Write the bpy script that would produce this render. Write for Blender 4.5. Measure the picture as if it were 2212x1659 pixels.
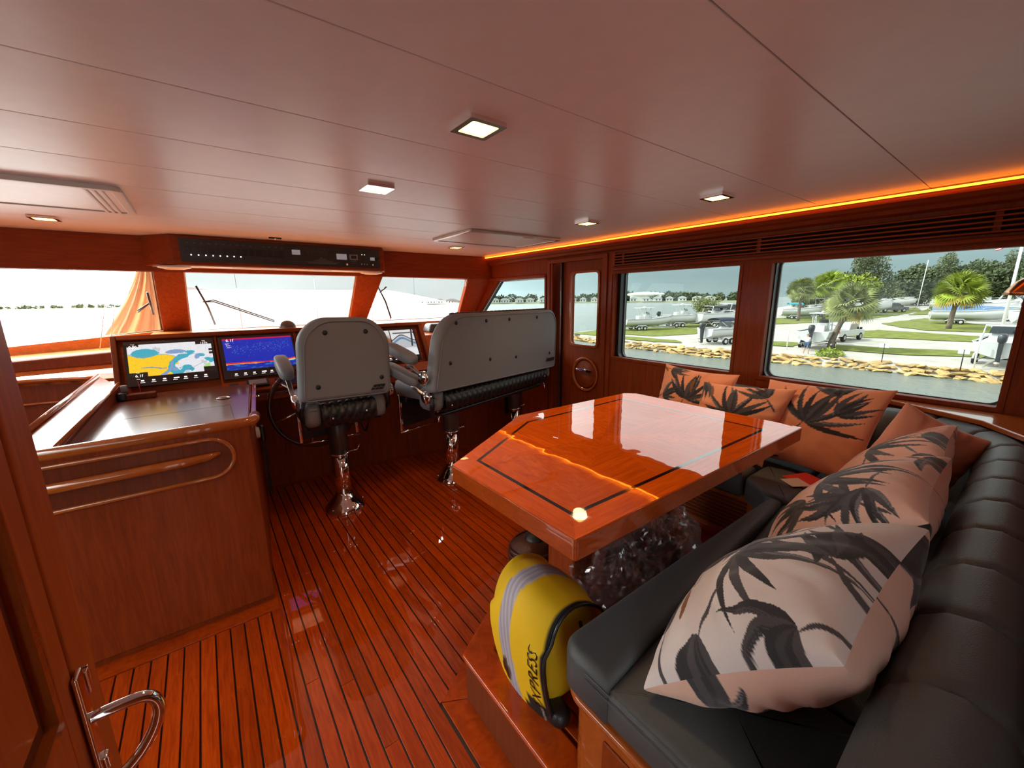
import bpy, bmesh, math, random
import numpy as np
from mathutils import Vector, Matrix
random.seed(7); rng=np.random.default_rng(7)
PI=math.pi
for o in list(bpy.data.objects): bpy.data.objects.remove(o)
SC=bpy.context.scene; COL=SC.collection
# ------------------------------------------------------------------ camera, sky, sun, exposure
cd=bpy.data.cameras.new('camera'); cam=bpy.data.objects.new('camera',cd); COL.objects.link(cam)
cd.sensor_width=36; cd.lens=867/2212*36; cd.clip_start=.02; cd.clip_end=3000
RM=Matrix(((0.79547185,0.13523906,-0.59070714),(-0.60588798,0.15956249,-0.77938409),(-0.01114847,0.97788047,0.20886719)))
cam.matrix_world=Matrix.Translation((0,0,1.5))@RM.to_4x4()
SC.camera=cam
SC.view_settings.view_transform='Standard'; SC.view_settings.look='None'
SC.view_settings.exposure=0.0; SC.view_settings.gamma=1; SC.view_settings.use_curve_mapping=False
W=bpy.data.worlds.new('World'); SC.world=W; W.use_nodes=True
nt=W.node_tree; nt.nodes.clear(); N=nt.nodes.new; L=nt.links.new
tc=N('ShaderNodeTexCoord'); sx=N('ShaderNodeSeparateXYZ'); L(tc.outputs['Generated'],sx.inputs[0])
rp=N('ShaderNodeValToRGB'); L(sx.outputs['Z'],rp.inputs[0])
e=rp.color_ramp.elements; e[0].position=0.0; e[0].color=(.66,.84,.85,1); e[1].position=1; e[1].color=(1.5,1.7,1.9,1)
for p,c in ((.05,(.60,.80,.83,1)),(.10,(.70,.88,.91,1)),(.17,(1.6,1.75,1.75,1)),(.28,(2.5,2.6,2.55,1)),(.5,(2.2,2.3,2.3,1))):
    q=e.new(p); q.color=c
mp=N('ShaderNodeMapping'); mp.inputs['Scale'].default_value=(2.2,2.2,7); L(tc.outputs['Generated'],mp.inputs[0])
nz=N('ShaderNodeTexNoise'); nz.inputs['Scale'].default_value=1.3; nz.inputs['Detail'].default_value=6; L(mp.outputs[0],nz.inputs['Vector'])
cr=N('ShaderNodeMapRange'); cr.inputs[1].default_value=.35; cr.inputs[2].default_value=.7; cr.inputs[3].default_value=.86; cr.inputs[4].default_value=1.16; L(nz.outputs[0],cr.inputs[0])
mx=N('ShaderNodeVectorMath'); mx.operation='SCALE'; L(rp.outputs[0],mx.inputs[0]); L(cr.outputs[0],mx.inputs['Scale'])
dt=N('ShaderNodeVectorMath'); dt.operation='DOT_PRODUCT'; L(tc.outputs['Generated'],dt.inputs[0]); dt.inputs[1].default_value=(-.45,.89,0)
ar=N('ShaderNodeMapRange'); ar.inputs[1].default_value=.15; ar.inputs[2].default_value=.9; ar.inputs[3].default_value=1; ar.inputs[4].default_value=3.4; L(dt.outputs['Value'],ar.inputs[0])
m2=N('ShaderNodeVectorMath'); m2.operation='SCALE'; L(mx.outputs[0],m2.inputs[0]); L(ar.outputs[0],m2.inputs['Scale'])
bg=N('ShaderNodeBackground'); bg.inputs[1].default_value=2.0; L(m2.outputs[0],bg.inputs[0])
wo=N('ShaderNodeOutputWorld'); L(bg.outputs[0],wo.inputs[0])
sd=bpy.data.lights.new('sun','SUN'); sd.energy=10.0; sd.angle=.01; sd.color=(1,.95,.86)
sun=bpy.data.objects.new('sun',sd); COL.objects.link(sun)
sun.rotation_euler=Vector((.42,-.55,-.80)).to_track_quat('-Z','Y').to_euler()
# ------------------------------------------------------------------ materials
MT={}
def newmat(name):
    m=bpy.data.materials.new(name); m.use_nodes=True; MT[name]=m
    return m,m.node_tree,m.node_tree.nodes['Principled BSDF']
def mat(name,col,rough=.5,metal=0,coat=0,emit=0,ecol=None,var=0,vscale=8,bump=0,bscale=60,ior=1.5,sheen=0,coatrough=.03,stretch=None,orand=0):
    m,t,b=newmat(name); N=t.nodes.new; L=t.links.new
    c=(*col,1); b.inputs['Base Color'].default_value=c
    b.inputs['Roughness'].default_value=rough; b.inputs['Metallic'].default_value=metal
    b.inputs['Coat Weight'].default_value=coat; b.inputs['Coat Roughness'].default_value=coatrough; b.inputs['IOR'].default_value=ior
    if sheen: b.inputs['Sheen Weight'].default_value=sheen
    if emit:
        b.inputs['Emission Color'].default_value=(*(ecol or col),1); b.inputs['Emission Strength'].default_value=emit
    if var or bump or orand:
        tc=N('ShaderNodeTexCoord'); mp=N('ShaderNodeMapping'); L(tc.outputs['Object'],mp.inputs[0])
        if stretch: mp.inputs['Scale'].default_value=stretch
    if var or orand:
        nz=N('ShaderNodeTexNoise'); nz.inputs['Scale'].default_value=vscale; nz.inputs['Detail'].default_value=5; L(mp.outputs[0],nz.inputs['Vector'])
        mr=N('ShaderNodeMapRange'); mr.inputs[1].default_value=.25; mr.inputs[2].default_value=.75; mr.inputs[3].default_value=1-var; mr.inputs[4].default_value=1+var; L(nz.outputs[0],mr.inputs[0])
        s=N('ShaderNodeVectorMath'); s.operation='SCALE'; s.inputs[0].default_value=col; L(mr.outputs[0],s.inputs['Scale'])
        out=s.outputs[0]
        if orand:
            oi=N('ShaderNodeObjectInfo'); m2=N('ShaderNodeMapRange'); m2.inputs[3].default_value=1-orand; m2.inputs[4].default_value=1+orand; L(oi.outputs['Random'],m2.inputs[0])
            s2=N('ShaderNodeVectorMath'); s2.operation='SCALE'; L(out,s2.inputs[0]); L(m2.outputs[0],s2.inputs['Scale']); out=s2.outputs[0]
        L(out,b.inputs['Base Color'])
    if bump:
        n2=N('ShaderNodeTexNoise'); n2.inputs['Scale'].default_value=bscale; n2.inputs['Detail'].default_value=4; L(mp.outputs[0],n2.inputs['Vector'])
        bp=N('ShaderNodeBump'); bp.inputs['Strength'].default_value=bump; bp.inputs['Distance'].default_value=.01; L(n2.outputs[0],bp.inputs['Height']); L(bp.outputs[0],b.inputs['Normal'])
    return m
def wood(name,c1,c2,stretch,rough=.55,coat=.05,coatrough=.10,orand=0,scale=6,cior=1.5,distort=1.5,wave=0):
    m,t,b=newmat(name); N=t.nodes.new; L=t.links.new
    tc=N('ShaderNodeTexCoord'); mp=N('ShaderNodeMapping'); mp.inputs['Scale'].default_value=stretch
    oi=N('ShaderNodeObjectInfo'); sc=N('ShaderNodeVectorMath'); sc.operation='SCALE'; sc.inputs[0].default_value=(7,5,3); L(oi.outputs['Random'],sc.inputs['Scale'])
    ad=N('ShaderNodeVectorMath'); L(tc.outputs['Object'],ad.inputs[0]); L(sc.outputs[0],ad.inputs[1]); L(ad.outputs[0],mp.inputs[0])
    nz=N('ShaderNodeTexNoise'); nz.inputs['Scale'].default_value=scale; nz.inputs['Detail'].default_value=8; nz.inputs['Roughness'].default_value=.65; nz.inputs['Distortion'].default_value=distort; L(mp.outputs[0],nz.inputs['Vector'])
    r=N('ShaderNodeValToRGB'); L(nz.outputs[0],r.inputs[0]); r.color_ramp.elements[0].position=.3; r.color_ramp.elements[0].color=(*c1,1); r.color_ramp.elements[1].position=.7; r.color_ramp.elements[1].color=(*c2,1)
    out=r.outputs[0]
    if orand:
        m2=N('ShaderNodeMapRange'); m2.inputs[3].default_value=1-orand; m2.inputs[4].default_value=1+orand; L(oi.outputs['Random'],m2.inputs[0])
        s2=N('ShaderNodeVectorMath'); s2.operation='SCALE'; L(out,s2.inputs[0]); L(m2.outputs[0],s2.inputs['Scale']); out=s2.outputs[0]
    L(out,b.inputs['Base Color']); b.inputs['Roughness'].default_value=rough
    b.inputs['Coat Weight'].default_value=coat; b.inputs['Coat Roughness'].default_value=coatrough; b.inputs['Coat IOR'].default_value=cior
    b.inputs['Specular IOR Level'].default_value=.2 if coat<.9 else 0
    if wave:
        wn_=N('ShaderNodeTexNoise'); wn_.inputs['Scale'].default_value=9; wn_.inputs['Detail'].default_value=1; geo=N('ShaderNodeNewGeometry'); L(geo.outputs['Position'],wn_.inputs['Vector'])
        bp=N('ShaderNodeBump'); bp.inputs['Distance'].default_value=wave; bp.inputs['Strength'].default_value=1; L(wn_.outputs[0],bp.inputs['Height']); L(bp.outputs[0],b.inputs['Coat Normal'])
    return m
def glass(name,tint,refl=1.0,ior=1.5):
    m,t,b=newmat(name); t.nodes.remove(b); N=t.nodes.new; L=t.links.new
    tr=N('ShaderNodeBsdfTransparent'); tr.inputs[0].default_value=(*tint,1)
    gl=N('ShaderNodeBsdfGlossy'); gl.inputs['Roughness'].default_value=.0; gl.inputs[0].default_value=(refl,refl,refl,1)
    lw=N('ShaderNodeLayerWeight'); lw.inputs[0].default_value=.5
    pw=N('ShaderNodeMath'); pw.operation='POWER'; L(lw.outputs['Facing'],pw.inputs[0]); pw.inputs[1].default_value=5
    fr=N('ShaderNodeMapRange'); fr.inputs[3].default_value=.014; fr.inputs[4].default_value=.8; L(pw.outputs[0],fr.inputs[0])
    mx=N('ShaderNodeMixShader'); L(fr.outputs[0],mx.inputs[0]); L(tr.outputs[0],mx.inputs[1]); L(gl.outputs[0],mx.inputs[2]); L(mx.outputs[0],t.nodes['Material Output'].inputs[0])
    return m
def vcol(name,rough=.8,emit=0,coat=0,sheen=0,bump=0,bscale=300):
    m,t,b=newmat(name); N=t.nodes.new; L=t.links.new
    a=N('ShaderNodeAttribute'); a.attribute_name='Col'; L(a.outputs[0],b.inputs['Base Color']); b.inputs['Roughness'].default_value=rough
    b.inputs['Coat Weight'].default_value=coat
    if sheen: b.inputs['Sheen Weight'].default_value=sheen
    if emit:
        L(a.outputs[0],b.inputs['Emission Color']); b.inputs['Emission Strength'].default_value=emit
        b.inputs['Base Color'].default_value=(.01,.01,.01,1); t.links.remove(b.inputs['Base Color'].links[0])
    if bump:
        n2=N('ShaderNodeTexNoise'); n2.inputs['Scale'].default_value=bscale; bp=N('ShaderNodeBump'); bp.inputs['Strength'].default_value=bump; bp.inputs['Distance'].default_value=.003
        tc=N('ShaderNodeTexCoord'); L(tc.outputs['Object'],n2.inputs['Vector']); L(n2.outputs[0],bp.inputs['Height']); L(bp.outputs[0],b.inputs['Normal'])
    return m
WV=wood('mahogany_vertical',(.19,.027,.0025),(.30,.050,.005),(6,6,.5))
WH=wood('mahogany_horizontal',(.19,.027,.0025),(.30,.050,.005),(.5,6,6))
WY=wood('mahogany_lengthwise',(.19,.027,.0025),(.30,.050,.005),(6,.5,6))
WD=wood('mahogany_dark',(.13,.024,.006),(.20,.040,.010),(6,6,.6))
WG=wood('varnished_trim',(.34,.075,.010),(.46,.11,.018),(3,3,3),rough=.25,coat=.8,coatrough=.03)
TEAK=wood('teak_plank',(.27,.026,.002),(.50,.064,.004),(9,.7,3),rough=.2,coat=1,coatrough=.012,orand=.16,scale=7,cior=1.75)
TEAKX=wood('teak_margin',(.28,.032,.003),(.48,.065,.005),(2,2,3),rough=.2,coat=1,coatrough=.012,orand=.1,scale=7,cior=1.45)
TAB=[wood('table_veneer_%d'%i,(.60,.075,.003),(.92,.155,.006),s,rough=.15,coat=1,coatrough=.0,orand=.13,scale=8,cior=2.0,distort=.8,wave=.0006) for i,s in enumerate([(.6,9,3),(9,.6,3),(6,2,3)])]
SUNW=wood('sun_painted_varnish',(.52,.15,.025),(.72,.24,.045),(3,1,3),rough=.35,coat=.5)  # lighter wood for dash and sills, sun bounce put into the colour
WDOOR=wood('door_wood',(.42,.085,.012),(.60,.14,.022),(6,6,.5))
TEDGE=wood('table_edge',(.30,.040,.004),(.50,.080,.008),(2,2,8),rough=.3,coat=.6,coatrough=.01)
CAULK=mat('black_caulk',(.008,.006,.005),.4,coat=1,coatrough=.02)
CEIL=mat('ceiling_panel',(.86,.77,.765),.42,var=.03,vscale=14,coat=.25,coatrough=.25)
LEATH=mat('charcoal_leather',(.075,.084,.086),.45,bump=.25,bscale=420,var=.08)
LEATHD=mat('black_vinyl',(.012,.012,.013),.35,bump=.2,bscale=300)
GVIN=mat('grey_vinyl',(.215,.225,.24),.5,bump=.15,bscale=420)
STITCH=mat('stitch',(.09,.095,.10),.6)
CHR=mat('chrome',(.85,.82,.80),.06,metal=1)
STEEL=mat('brushed_steel',(.5,.48,.46),.28,metal=1)
BLK=mat('black_plastic',(.012,.012,.014),.3)
BLKG=mat('black_glass',(.006,.006,.008),.05,coat=1)
DGREY=mat('dark_grey_panel',(.022,.023,.026),.4)
GREYP=mat('grey_plastic',(.25,.25,.26),.4)
WHT=mat('white_gelcoat',(.80,.80,.77),.3,coat=.4)
OFFW=mat('off_white_plastic',(.72,.66,.62),.4)
BRN=mat('brown_leather',(.075,.022,.012),.32,bump=.3,bscale=120)
PEACH=mat('salmon_fabric',(.78,.30,.17),.85,sheen=.3,bump=.2,bscale=300)
YEL=mat('yellow_fabric',(.80,.52,.0),.75,bump=.15,bscale=500)
SILV=mat('silver_reflective',(.42,.40,.43),.45,metal=.2,bump=.5,bscale=25)
RED=mat('red_paper',(.6,.03,.02),.6); TAGM=mat('tag_card',(.55,.42,.38),.7)
LAMP=mat('lamp_glow',(1,.72,.35),.5,emit=6,ecol=(1,.58,.17))
LED=mat('led_glow',(1,.35,.05),.5,emit=8,ecol=(1,.23,.012))
BLUEL=mat('blue_led',(.1,.15,1),.5,emit=3,ecol=(.25,.25,1))
WHTL=mat('white_indicator',(1,1,.8),.5,emit=2,ecol=(1,1,.75))
SCRW=mat('screen_icon',(1,1,1),.5,emit=.9,ecol=(1,1,1))
SCRG=mat('screen_grey',(.3,.3,.32),.3,emit=.25,ecol=(.6,.6,.65))
DIMW=mat('panel_print',(.10,.10,.11),.5)
GSIDE=glass('tinted_glass',(.29,.315,.305),.7)
GFRONT=glass('clear_glass',(.94,.94,.93),.9)
SCREEN=vcol('screen_picture',.1,emit=1.0,coat=1)
CUSH=vcol('printed_cushion_fabric',.85,sheen=.25,bump=.3,bscale=380)
# ------------------------------------------------------------------ object helpers
def tag(o,label=None,cat=None,group=None,kind=None):
    if label: o['label']=label
    if cat: o['category']=cat
    if group: o['group']=group
    if kind: o['kind']=kind
    return o
def root(name,label,cat,loc=(0,0,0),rz=0,group=None,kind=None,scale=1):
    o=bpy.data.objects.new(name,None); COL.objects.link(o); o.location=loc; o.rotation_euler=(0,0,rz); o.empty_display_size=.1; o.scale=(scale,)*3
    return tag(o,label,cat,group,kind)
def mw(o):
    m=Matrix.Identity(4); ch=[]
    while o: ch.append(o); o=o.parent
    for q in reversed(ch): m=m@Matrix.LocRotScale(q.location,q.rotation_euler,q.scale)
    return m
def ob(name,V,F,m,parent=None,smooth=False,bevel=0,seg=2,w=False,cols=None):
    """mesh object; V local to parent, or world when w"""
    V=[Vector(v) for v in V]
    if parent is not None and w:
        inv=mw(parent).inverted(); V=[inv@v for v in V]
    me=bpy.data.meshes.new(name)
    xs=[v.x for v in V]; ys=[v.y for v in V]; zs=[v.z for v in V]
    c=Vector(((min(xs)+max(xs))/2,(min(ys)+max(ys))/2,min(zs)))
    me.from_pydata([v-c for v in V],[],F); me.update()
    if cols is not None:
        a=me.color_attributes.new('Col','FLOAT_COLOR','POINT'); a.data.foreach_set('color',np.asarray(cols,dtype=np.float32).ravel())
    if isinstance(m,(list,tuple)):
        for q in m: me.materials.append(q)
    else: me.materials.append(m)
    if smooth: me.polygons.foreach_set('use_smooth',[True]*len(me.polygons))
    o=bpy.data.objects.new(name,me); COL.objects.link(o); o.location=c
    if parent is not None: o.parent=parent
    if bevel:
        b=o.modifiers.new('bevel','BEVEL'); b.width=bevel; b.segments=seg; b.limit_method='ANGLE'; b.angle_limit=.6; b.harden_normals=False
        me.polygons.foreach_set('use_smooth',[True]*len(me.polygons))
        wn=o.modifiers.new('wn','WEIGHTED_NORMAL'); wn.keep_sharp=False
    return o
class MB:
    def __init__(s): s.V=[]; s.F=[]
    def add(s,V,F):
        n=len(s.V); s.V+= [tuple(v) for v in V]; s.F+=[tuple(i+n for i in f) for f in F]; return s
    def box(s,x0,x1,y0,y1,z0,z1):
        return s.add([(x0,y0,z0),(x1,y0,z0),(x1,y1,z0),(x0,y1,z0),(x0,y0,z1),(x1,y0,z1),(x1,y1,z1),(x0,y1,z1)],BF)
    def prism(s,P,z0,z1,ax=2):
        n=len(P)
        def mk(p,z): return (p[0],p[1],z) if ax==2 else ((p[0],z,p[1]) if ax==1 else (z,p[0],p[1]))
        V=[mk(p,z0) for p in P]+[mk(p,z1) for p in P]
        F=[tuple(range(n))[::-1],tuple(range(n,2*n))]+[(i,(i+1)%n,n+(i+1)%n,n+i) for i in range(n)]
        return s.add(V,F)
    def hexa(s,P): return s.add(P,BF)   # 8 points bottom ring then top ring
    def tube(s,pts,r,n=8,closed=False,cap=True):
        pts=[Vector(p) for p in pts]; k=len(pts); V=[]; up=Vector((0,0,1)); prev=None
        for i,p in enumerate(pts):
            a=pts[(i-1)%k] if (closed or i>0) else p; b=pts[(i+1)%k] if (closed or i<k-1) else p
            t=(b-a).normalized()
            if prev is None:
                u=up if abs(t.z)<.95 else Vector((1,0,0)); x=t.cross(u).normalized()
            else: x=(prev-t*prev.dot(t)).normalized()
            prev=x; y=t.cross(x); rr=r[i] if isinstance(r,(list,tuple)) else r
            for j in range(n): V.append(p+x*rr*math.cos(2*PI*j/n)+y*rr*math.sin(2*PI*j/n))
        F=[]
        for i in range(k if closed else k-1):
            for j in range(n):
                a=i*n+j; b=i*n+(j+1)%n; c=((i+1)%k)*n+(j+1)%n; d=((i+1)%k)*n+j; F.append((a,b,c,d))
        if cap and not closed: F.append(tuple(range(n))[::-1]); F.append(tuple(range((k-1)*n,k*n)))
        return s.add(V,F)
    def lathe(s,prof,c,n=24,ax=2):
        V=[];k=len(prof)
        for r,h in prof:
            for j in range(n):
                a=2*PI*j/n; x=r*math.cos(a); y=r*math.sin(a)
                V.append((c[0]+x,c[1]+y,c[2]+h) if ax==2 else ((c[0]+x,c[1]+h,c[2]+y) if ax==1 else (c[0]+h,c[1]+x,c[2]+y)))
        F=[(i*n+j,i*n+(j+1)%n,(i+1)*n+(j+1)%n,(i+1)*n+j) for i in range(k-1) for j in range(n)]
        F.append(tuple(range(n))[::-1]); F.append(tuple(range((k-1)*n,k*n)))
        return s.add(V,F)
    def grid(s,G):
        """G: list of rows of points"""
        a=len(G); b=len(G[0]); V=[p for r in G for p in r]
        return s.add(V,[(i*b+j,i*b+j+1,(i+1)*b+j+1,(i+1)*b+j) for i in range(a-1) for j in range(b-1)])
    def ell(s,c,r,n=12,k=8,p=1.0):
        V=[];F=[]
        def sg(x,q): return math.copysign(abs(x)**q,x)
        for i in range(k+1):
            t=-PI/2+PI*i/k
            for j in range(n):
                a=2*PI*j/n; V.append((c[0]+r[0]*sg(math.cos(t),p)*sg(math.cos(a),p),c[1]+r[1]*sg(math.cos(t),p)*sg(math.sin(a),p),c[2]+r[2]*sg(math.sin(t),p)))
        F=[(i*n+j,i*n+(j+1)%n,(i+1)*n+(j+1)%n,(i+1)*n+j) for i in range(k) for j in range(n)]
        return s.add(V,F)
    def xf(s,M,i0=0): s.V[i0:]=[tuple(M@Vector(v)) for v in s.V[i0:]]; return s
    def build(s,name,m,parent=None,smooth=False,bevel=0,seg=2,w=False): return ob(name,s.V,s.F,m,parent,smooth,bevel,seg,w)
BF=[(3,2,1,0),(4,5,6,7),(0,1,5,4),(1,2,6,5),(2,3,7,6),(3,0,4,7)]
def box(name,b,m,parent=None,bevel=0,w=False,seg=2): return MB().box(*b).build(name,m,parent,False,bevel,seg,w)
def struct(o): o['kind']='structure'; return o
def tube(name,pts,r,m,parent=None,n=8,closed=False,w=False): return MB().tube(pts,r,n,closed).build(name,m,parent,True,w=w)
def dup(o,parent=None,loc=None,rz=None,rot=None,scale=None):
    c=o.copy(); COL.objects.link(c); c.parent=parent
    if loc is not None: c.location=loc
    if rz is not None: c.rotation_euler=(0,0,rz)
    if rot is not None: c.rotation_euler=rot
    if scale is not None: c.scale=scale
    for ch in list(o.children): dup(ch,c)
    return c
def text(name,s,size,M,m,parent=None,w=True,ext=.0004,align='CENTER',shear=0):
    cu=bpy.data.curves.new(name,'FONT'); cu.body=s; cu.size=size; cu.extrude=ext; cu.align_x=align; cu.align_y='CENTER'; cu.shear=shear; cu.resolution_u=3
    o=bpy.data.objects.new(name,cu); cu.materials.append(m); COL.objects.link(o)
    if parent is not None:
        o.parent=parent
        if w: M=mw(parent).inverted()@M
    me=bpy.data.meshes.new_from_object(o); q=bpy.data.objects.new(name,me); COL.objects.link(q); q.parent=parent; q.matrix_local=M; bpy.data.objects.remove(o); bpy.data.curves.remove(cu)
    return q
def sub(o,part):
    # hang a piece below a part of the same thing (neither is rotated)
    o.parent=part; o.location=o.location-part.location; return o
def frame(o,x,y):
    """matrix with origin o, x axis x, y axis y"""
    x=Vector(x).normalized(); y=Vector(y); y=(y-x*y.dot(x)).normalized(); z=x.cross(y)
    M=Matrix((x,y,z)).transposed().to_4x4(); M.translation=Vector(o); return M
# ------------------------------------------------------------------ FLOOR
floor=struct(box('floor',(-2.3,3.0,-.95,4.3,-.06,-.007),CAULK))
def yfront(x): return 3.65-.04*(x-.25) if x<1.4 else 3.604-.228*(x-1.4)
def ystep(x):
    if x<.52: return -.95
    if x<.61: return 1.16
    if x<.91: return 1.20+(x-.61)*.633
    if x<1.5: return 1.39+(x-.91)*.6
    return 1.80
PW=.0555
k=0; x=-.317-PW*8
while x<2.9:
    x0,x1=x+.003,x+PW-.003; xm=(x0+x1)/2
    y1=2.085 if x1<.118 else yfront(xm)-.055
    y0=ystep(xm)
    if y1-y0>.1:
        cuts=[y0,y1]
        if y1-y0>2.2: cuts=[y0,y0+(y1-y0)*random.uniform(.3,.7),y1]
        for a,b in zip(cuts[:-1],cuts[1:]):
            box('plank',(x0,x1,a+.0008,b-.0008,-.007,0),TEAK,floor,.0006,w=True,seg=1)
    x+=PW
MB().prism([(-.75,2.09),(.112,2.09),(.112,2.19),(-.75,2.19)],-.007,.001).build('margin_board',TEAKX,floor,bevel=.001,w=True)
MB().prism([(.2,3.6),(1.4,3.552),(2.7,3.254),(2.7,3.35),(1.4,3.65),(.2,3.7)],-.007,.001).build('margin_board',TEAKX,floor,bevel=.001,w=True)
MB().prism([(.525,-.95),(.61,-.95),(.61,1.11),(.525,1.155)],-.007,.001).build('margin_board',TEAKX,floor,bevel=.001,w=True)
MB().prism([(.528,1.158),(.612,1.113),(.91,1.30),(1.5,1.65),(1.5,1.75),(.88,1.385)],-.007,.001).build('margin_board',TEAKX,floor,bevel=.001,w=True)
# dinette platform
PLT=[(.61,-.95),(2.95,-.95),(2.95,1.72),(1.5,1.72),(1.5,1.65),(.91,1.30),(.61,1.11)]
plat=root('raised_platform','raised teak dinette platform with a rounded step edge under the table','platform',(.61,-.95,0))
plat['kind']='structure'; del plat['category']
MB().prism(PLT,0,.190).build('riser',WD,plat,w=True)
def inset(P,d):
    out=[]
    for p in P: out.append(p)
    return out
e=.012
MB().prism([(.61-e,-.95),(.71,-.95),(.71,1.06),(.96,1.215),(1.52,1.55),(1.5,1.66),(.905,1.31),(.61-e,1.12)],.180,.205).build('nosing_board',TEAKX,plat,bevel=.010,seg=3,w=True)
x=.716
while x<2.3:
    x0,x1=x+.003,x+PW-.003; xm=(x0+x1)/2
    y1=(1.06+(xm-.71)*.62 if xm<.96 else 1.215+(xm-.96)*.6) if xm<1.52 else 1.70
    box('plank',(x0,x1,-.2,y1-.006,.190,.204),TEAK,plat,.0006,w=True,seg=1); x+=PW
# ------------------------------------------------------------------ CEILING
ceil=struct(box('ceiling',(-2.3,2.93,-.95,4.45,2.012,2.08),CAULK))
SE=[-.95,-.45,0.0,.44,.888,1.335,1.75,2.14,2.53,2.935,3.30,3.66,4.02,4.45]
for a,b in zip(SE[:-1],SE[1:]):
    box('ceiling_panel',(-2.3,2.93,a+.0015,b-.0015,2.0,2.012),CEIL,ceil,.0015,w=True,seg=1)
# ------------------------------------------------------------------ STARBOARD WALL (x = 2.95)
wr=MB()
XI,XO=2.95,3.0
wr.box(XI,XO,-.95,2.50,-.05,.965).box(XI,XO,-.95,2.50,1.702,2.05)
wr.box(XI,XO,-.95,.075,.965,1.702).box(XI,XO,1.115,1.312,.965,1.702).box(XI,XO,2.37,2.50,.965,1.702)
wr.box(XI,XO,2.5,3.22,1.845,2.05)
wr.box(XI,XO,3.22,3.30,-.05,1.73).box(XI,XO,3.22,4.95,1.715,2.05).box(XI,XO,3.22,4.95,-.05,1.18)
wr.prism([(4.95,1.18),(4.95,1.72),(4.17,1.72),(4.78,1.18)],XI,XO,0)
wallr=struct(wr.build('wall_starboard',WV))
# pilaster mouldings and jambs standing proud
for i,(y0,y1,z0,z1) in enumerate([(2.385,2.425,.3,1.70),(2.445,2.50,.3,1.86),(3.20,3.245,0,1.86),(3.26,3.285,0,1.73)]):
    struct(box('trim_%d'%(i+1),(XI-.014,XI,y0,y1,z0,z1),WV,None,.004))
struct(box('trim_5',(XI-.018,XI,2.445,3.245,1.845,1.885),WH,None,.006))
struct(box('trim_6',(XI-.022,XI,3.27,4.35,1.715,1.745),WY,None,.008))
struct(box('trim_7',(XI-.016,XI,-.3,2.38,1.728,1.752),WY,None,.006))
# crown moulding with light cove
crown=MB().prism([(2.873,1.955),(2.885,1.935),(2.905,1.925),(2.915,1.905),(2.95,1.895),(2.95,1.972),(2.873,1.972)],-.95,4.4,1)
struct(crown.build('trim_8',WY,smooth=False))
led=tube('cove_light_strip',[(2.866,-.9,1.981),(2.862,1.0,1.984),(2.862,4.32,1.986)],.0055,LED)
tag(led,'thin glowing orange light strip running along the ceiling edge above the side windows','light strip')
# louvred air grille
gv=root('air_grille','long dark slotted air vent grille above the two big side windows','vent',(2.94,-.3,1.76))
box('recess',(2.940,2.952,-.3,2.375,1.765,1.872),mat('grille_dark',(.004,.003,.002),.95),gv,w=True)
for z in (1.7725,1.795,1.818,1.841,1.864):
    box('slat',(2.922,2.946,-.3,2.36,z-.0045,z+.0045),WY,gv,.002,w=True)
for y0,y1 in ((2.355,2.385),): box('grille_end',(2.925,2.95,y0,y1,1.76,1.878),WV,gv,.003,w=True)
for y in (2.27,1.2,.2): box('grille_rib',(2.928,2.95,y-.012,y+.012,1.768,1.870),WD,gv,w=True)
# windows
def rrect(y0,y1,z0,z1,r,n=5):
    P=[]
    for cy,cz,a0 in ((y1-r,z1-r,0),(y0+r,z1-r,90),(y0+r,z0+r,180),(y1-r,z0+r,270)):
        for i in range(n+1):
            a=math.radians(a0+90*i/n); P.append((cy+r*math.cos(a),cz+r*math.sin(a)))
    return P
def ring(P,Q,x0,x1):
    """frame between outline P (outer) and Q (inner) extruded x0..x1"""
    n=len(P); V=[(x0,*p) for p in P]+[(x0,*q) for q in Q]+[(x1,*p) for p in P]+[(x1,*q) for q in Q]; F=[]
    for i in range(n):
        j=(i+1)%n; F+=[(i,j,n+j,n+i),(2*n+i,3*n+i,3*n+j,2*n+j),(n+i,n+j,3*n+j,3*n+i),(i,2*n+i,2*n+j,j)]
    return V,F
def side_window(n,y0,y1,z0,z1,r,ins,xg=3.07):
    P=rrect(y0-.05,y1+.05,z0-.07,z1+.07,.01); Q=rrect(y0-.01,y1-ins,z0-.004,z1+.03,r); Q2=rrect(y0-.018,y1-ins+.010,z0-.014,z1+.04,r+.006)
    V,F=ring(P,Q2,3.002,xg+.03); f=struct(ob('window_%d'%n,V,F,BLK))
    V,F=ring(Q2,Q,xg-.012,xg+.004); ob('window_bead',V,F,mat('dark_steel',(.16,.16,.16),.35,metal=.7) if 'dark_steel' not in MT else MT['dark_steel'],f,w=True)
    ob('window_pane',[(xg,y0-.03,z0-.03),(xg,y1+.02,z0-.03),(xg,y1+.02,z1+.05),(xg,y0-.03,z1+.05)],[(0,1,2,3)],GSIDE,f,w=True)
    V,F=ring(rrect(y0-.022,y1+.022,z0-.022,z1+.018,.008),rrect(y0-.001,y1+.001,z0-.001,z1+.001,.010),XI-.006,XI+.002); ob('window_moulding',V,F,WV,f,w=True)
    return f
side_window(1,1.312,2.37,.965,1.702,.05,.04)
side_window(2,.075,1.115,.965,1.702,.05,.016)
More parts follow.
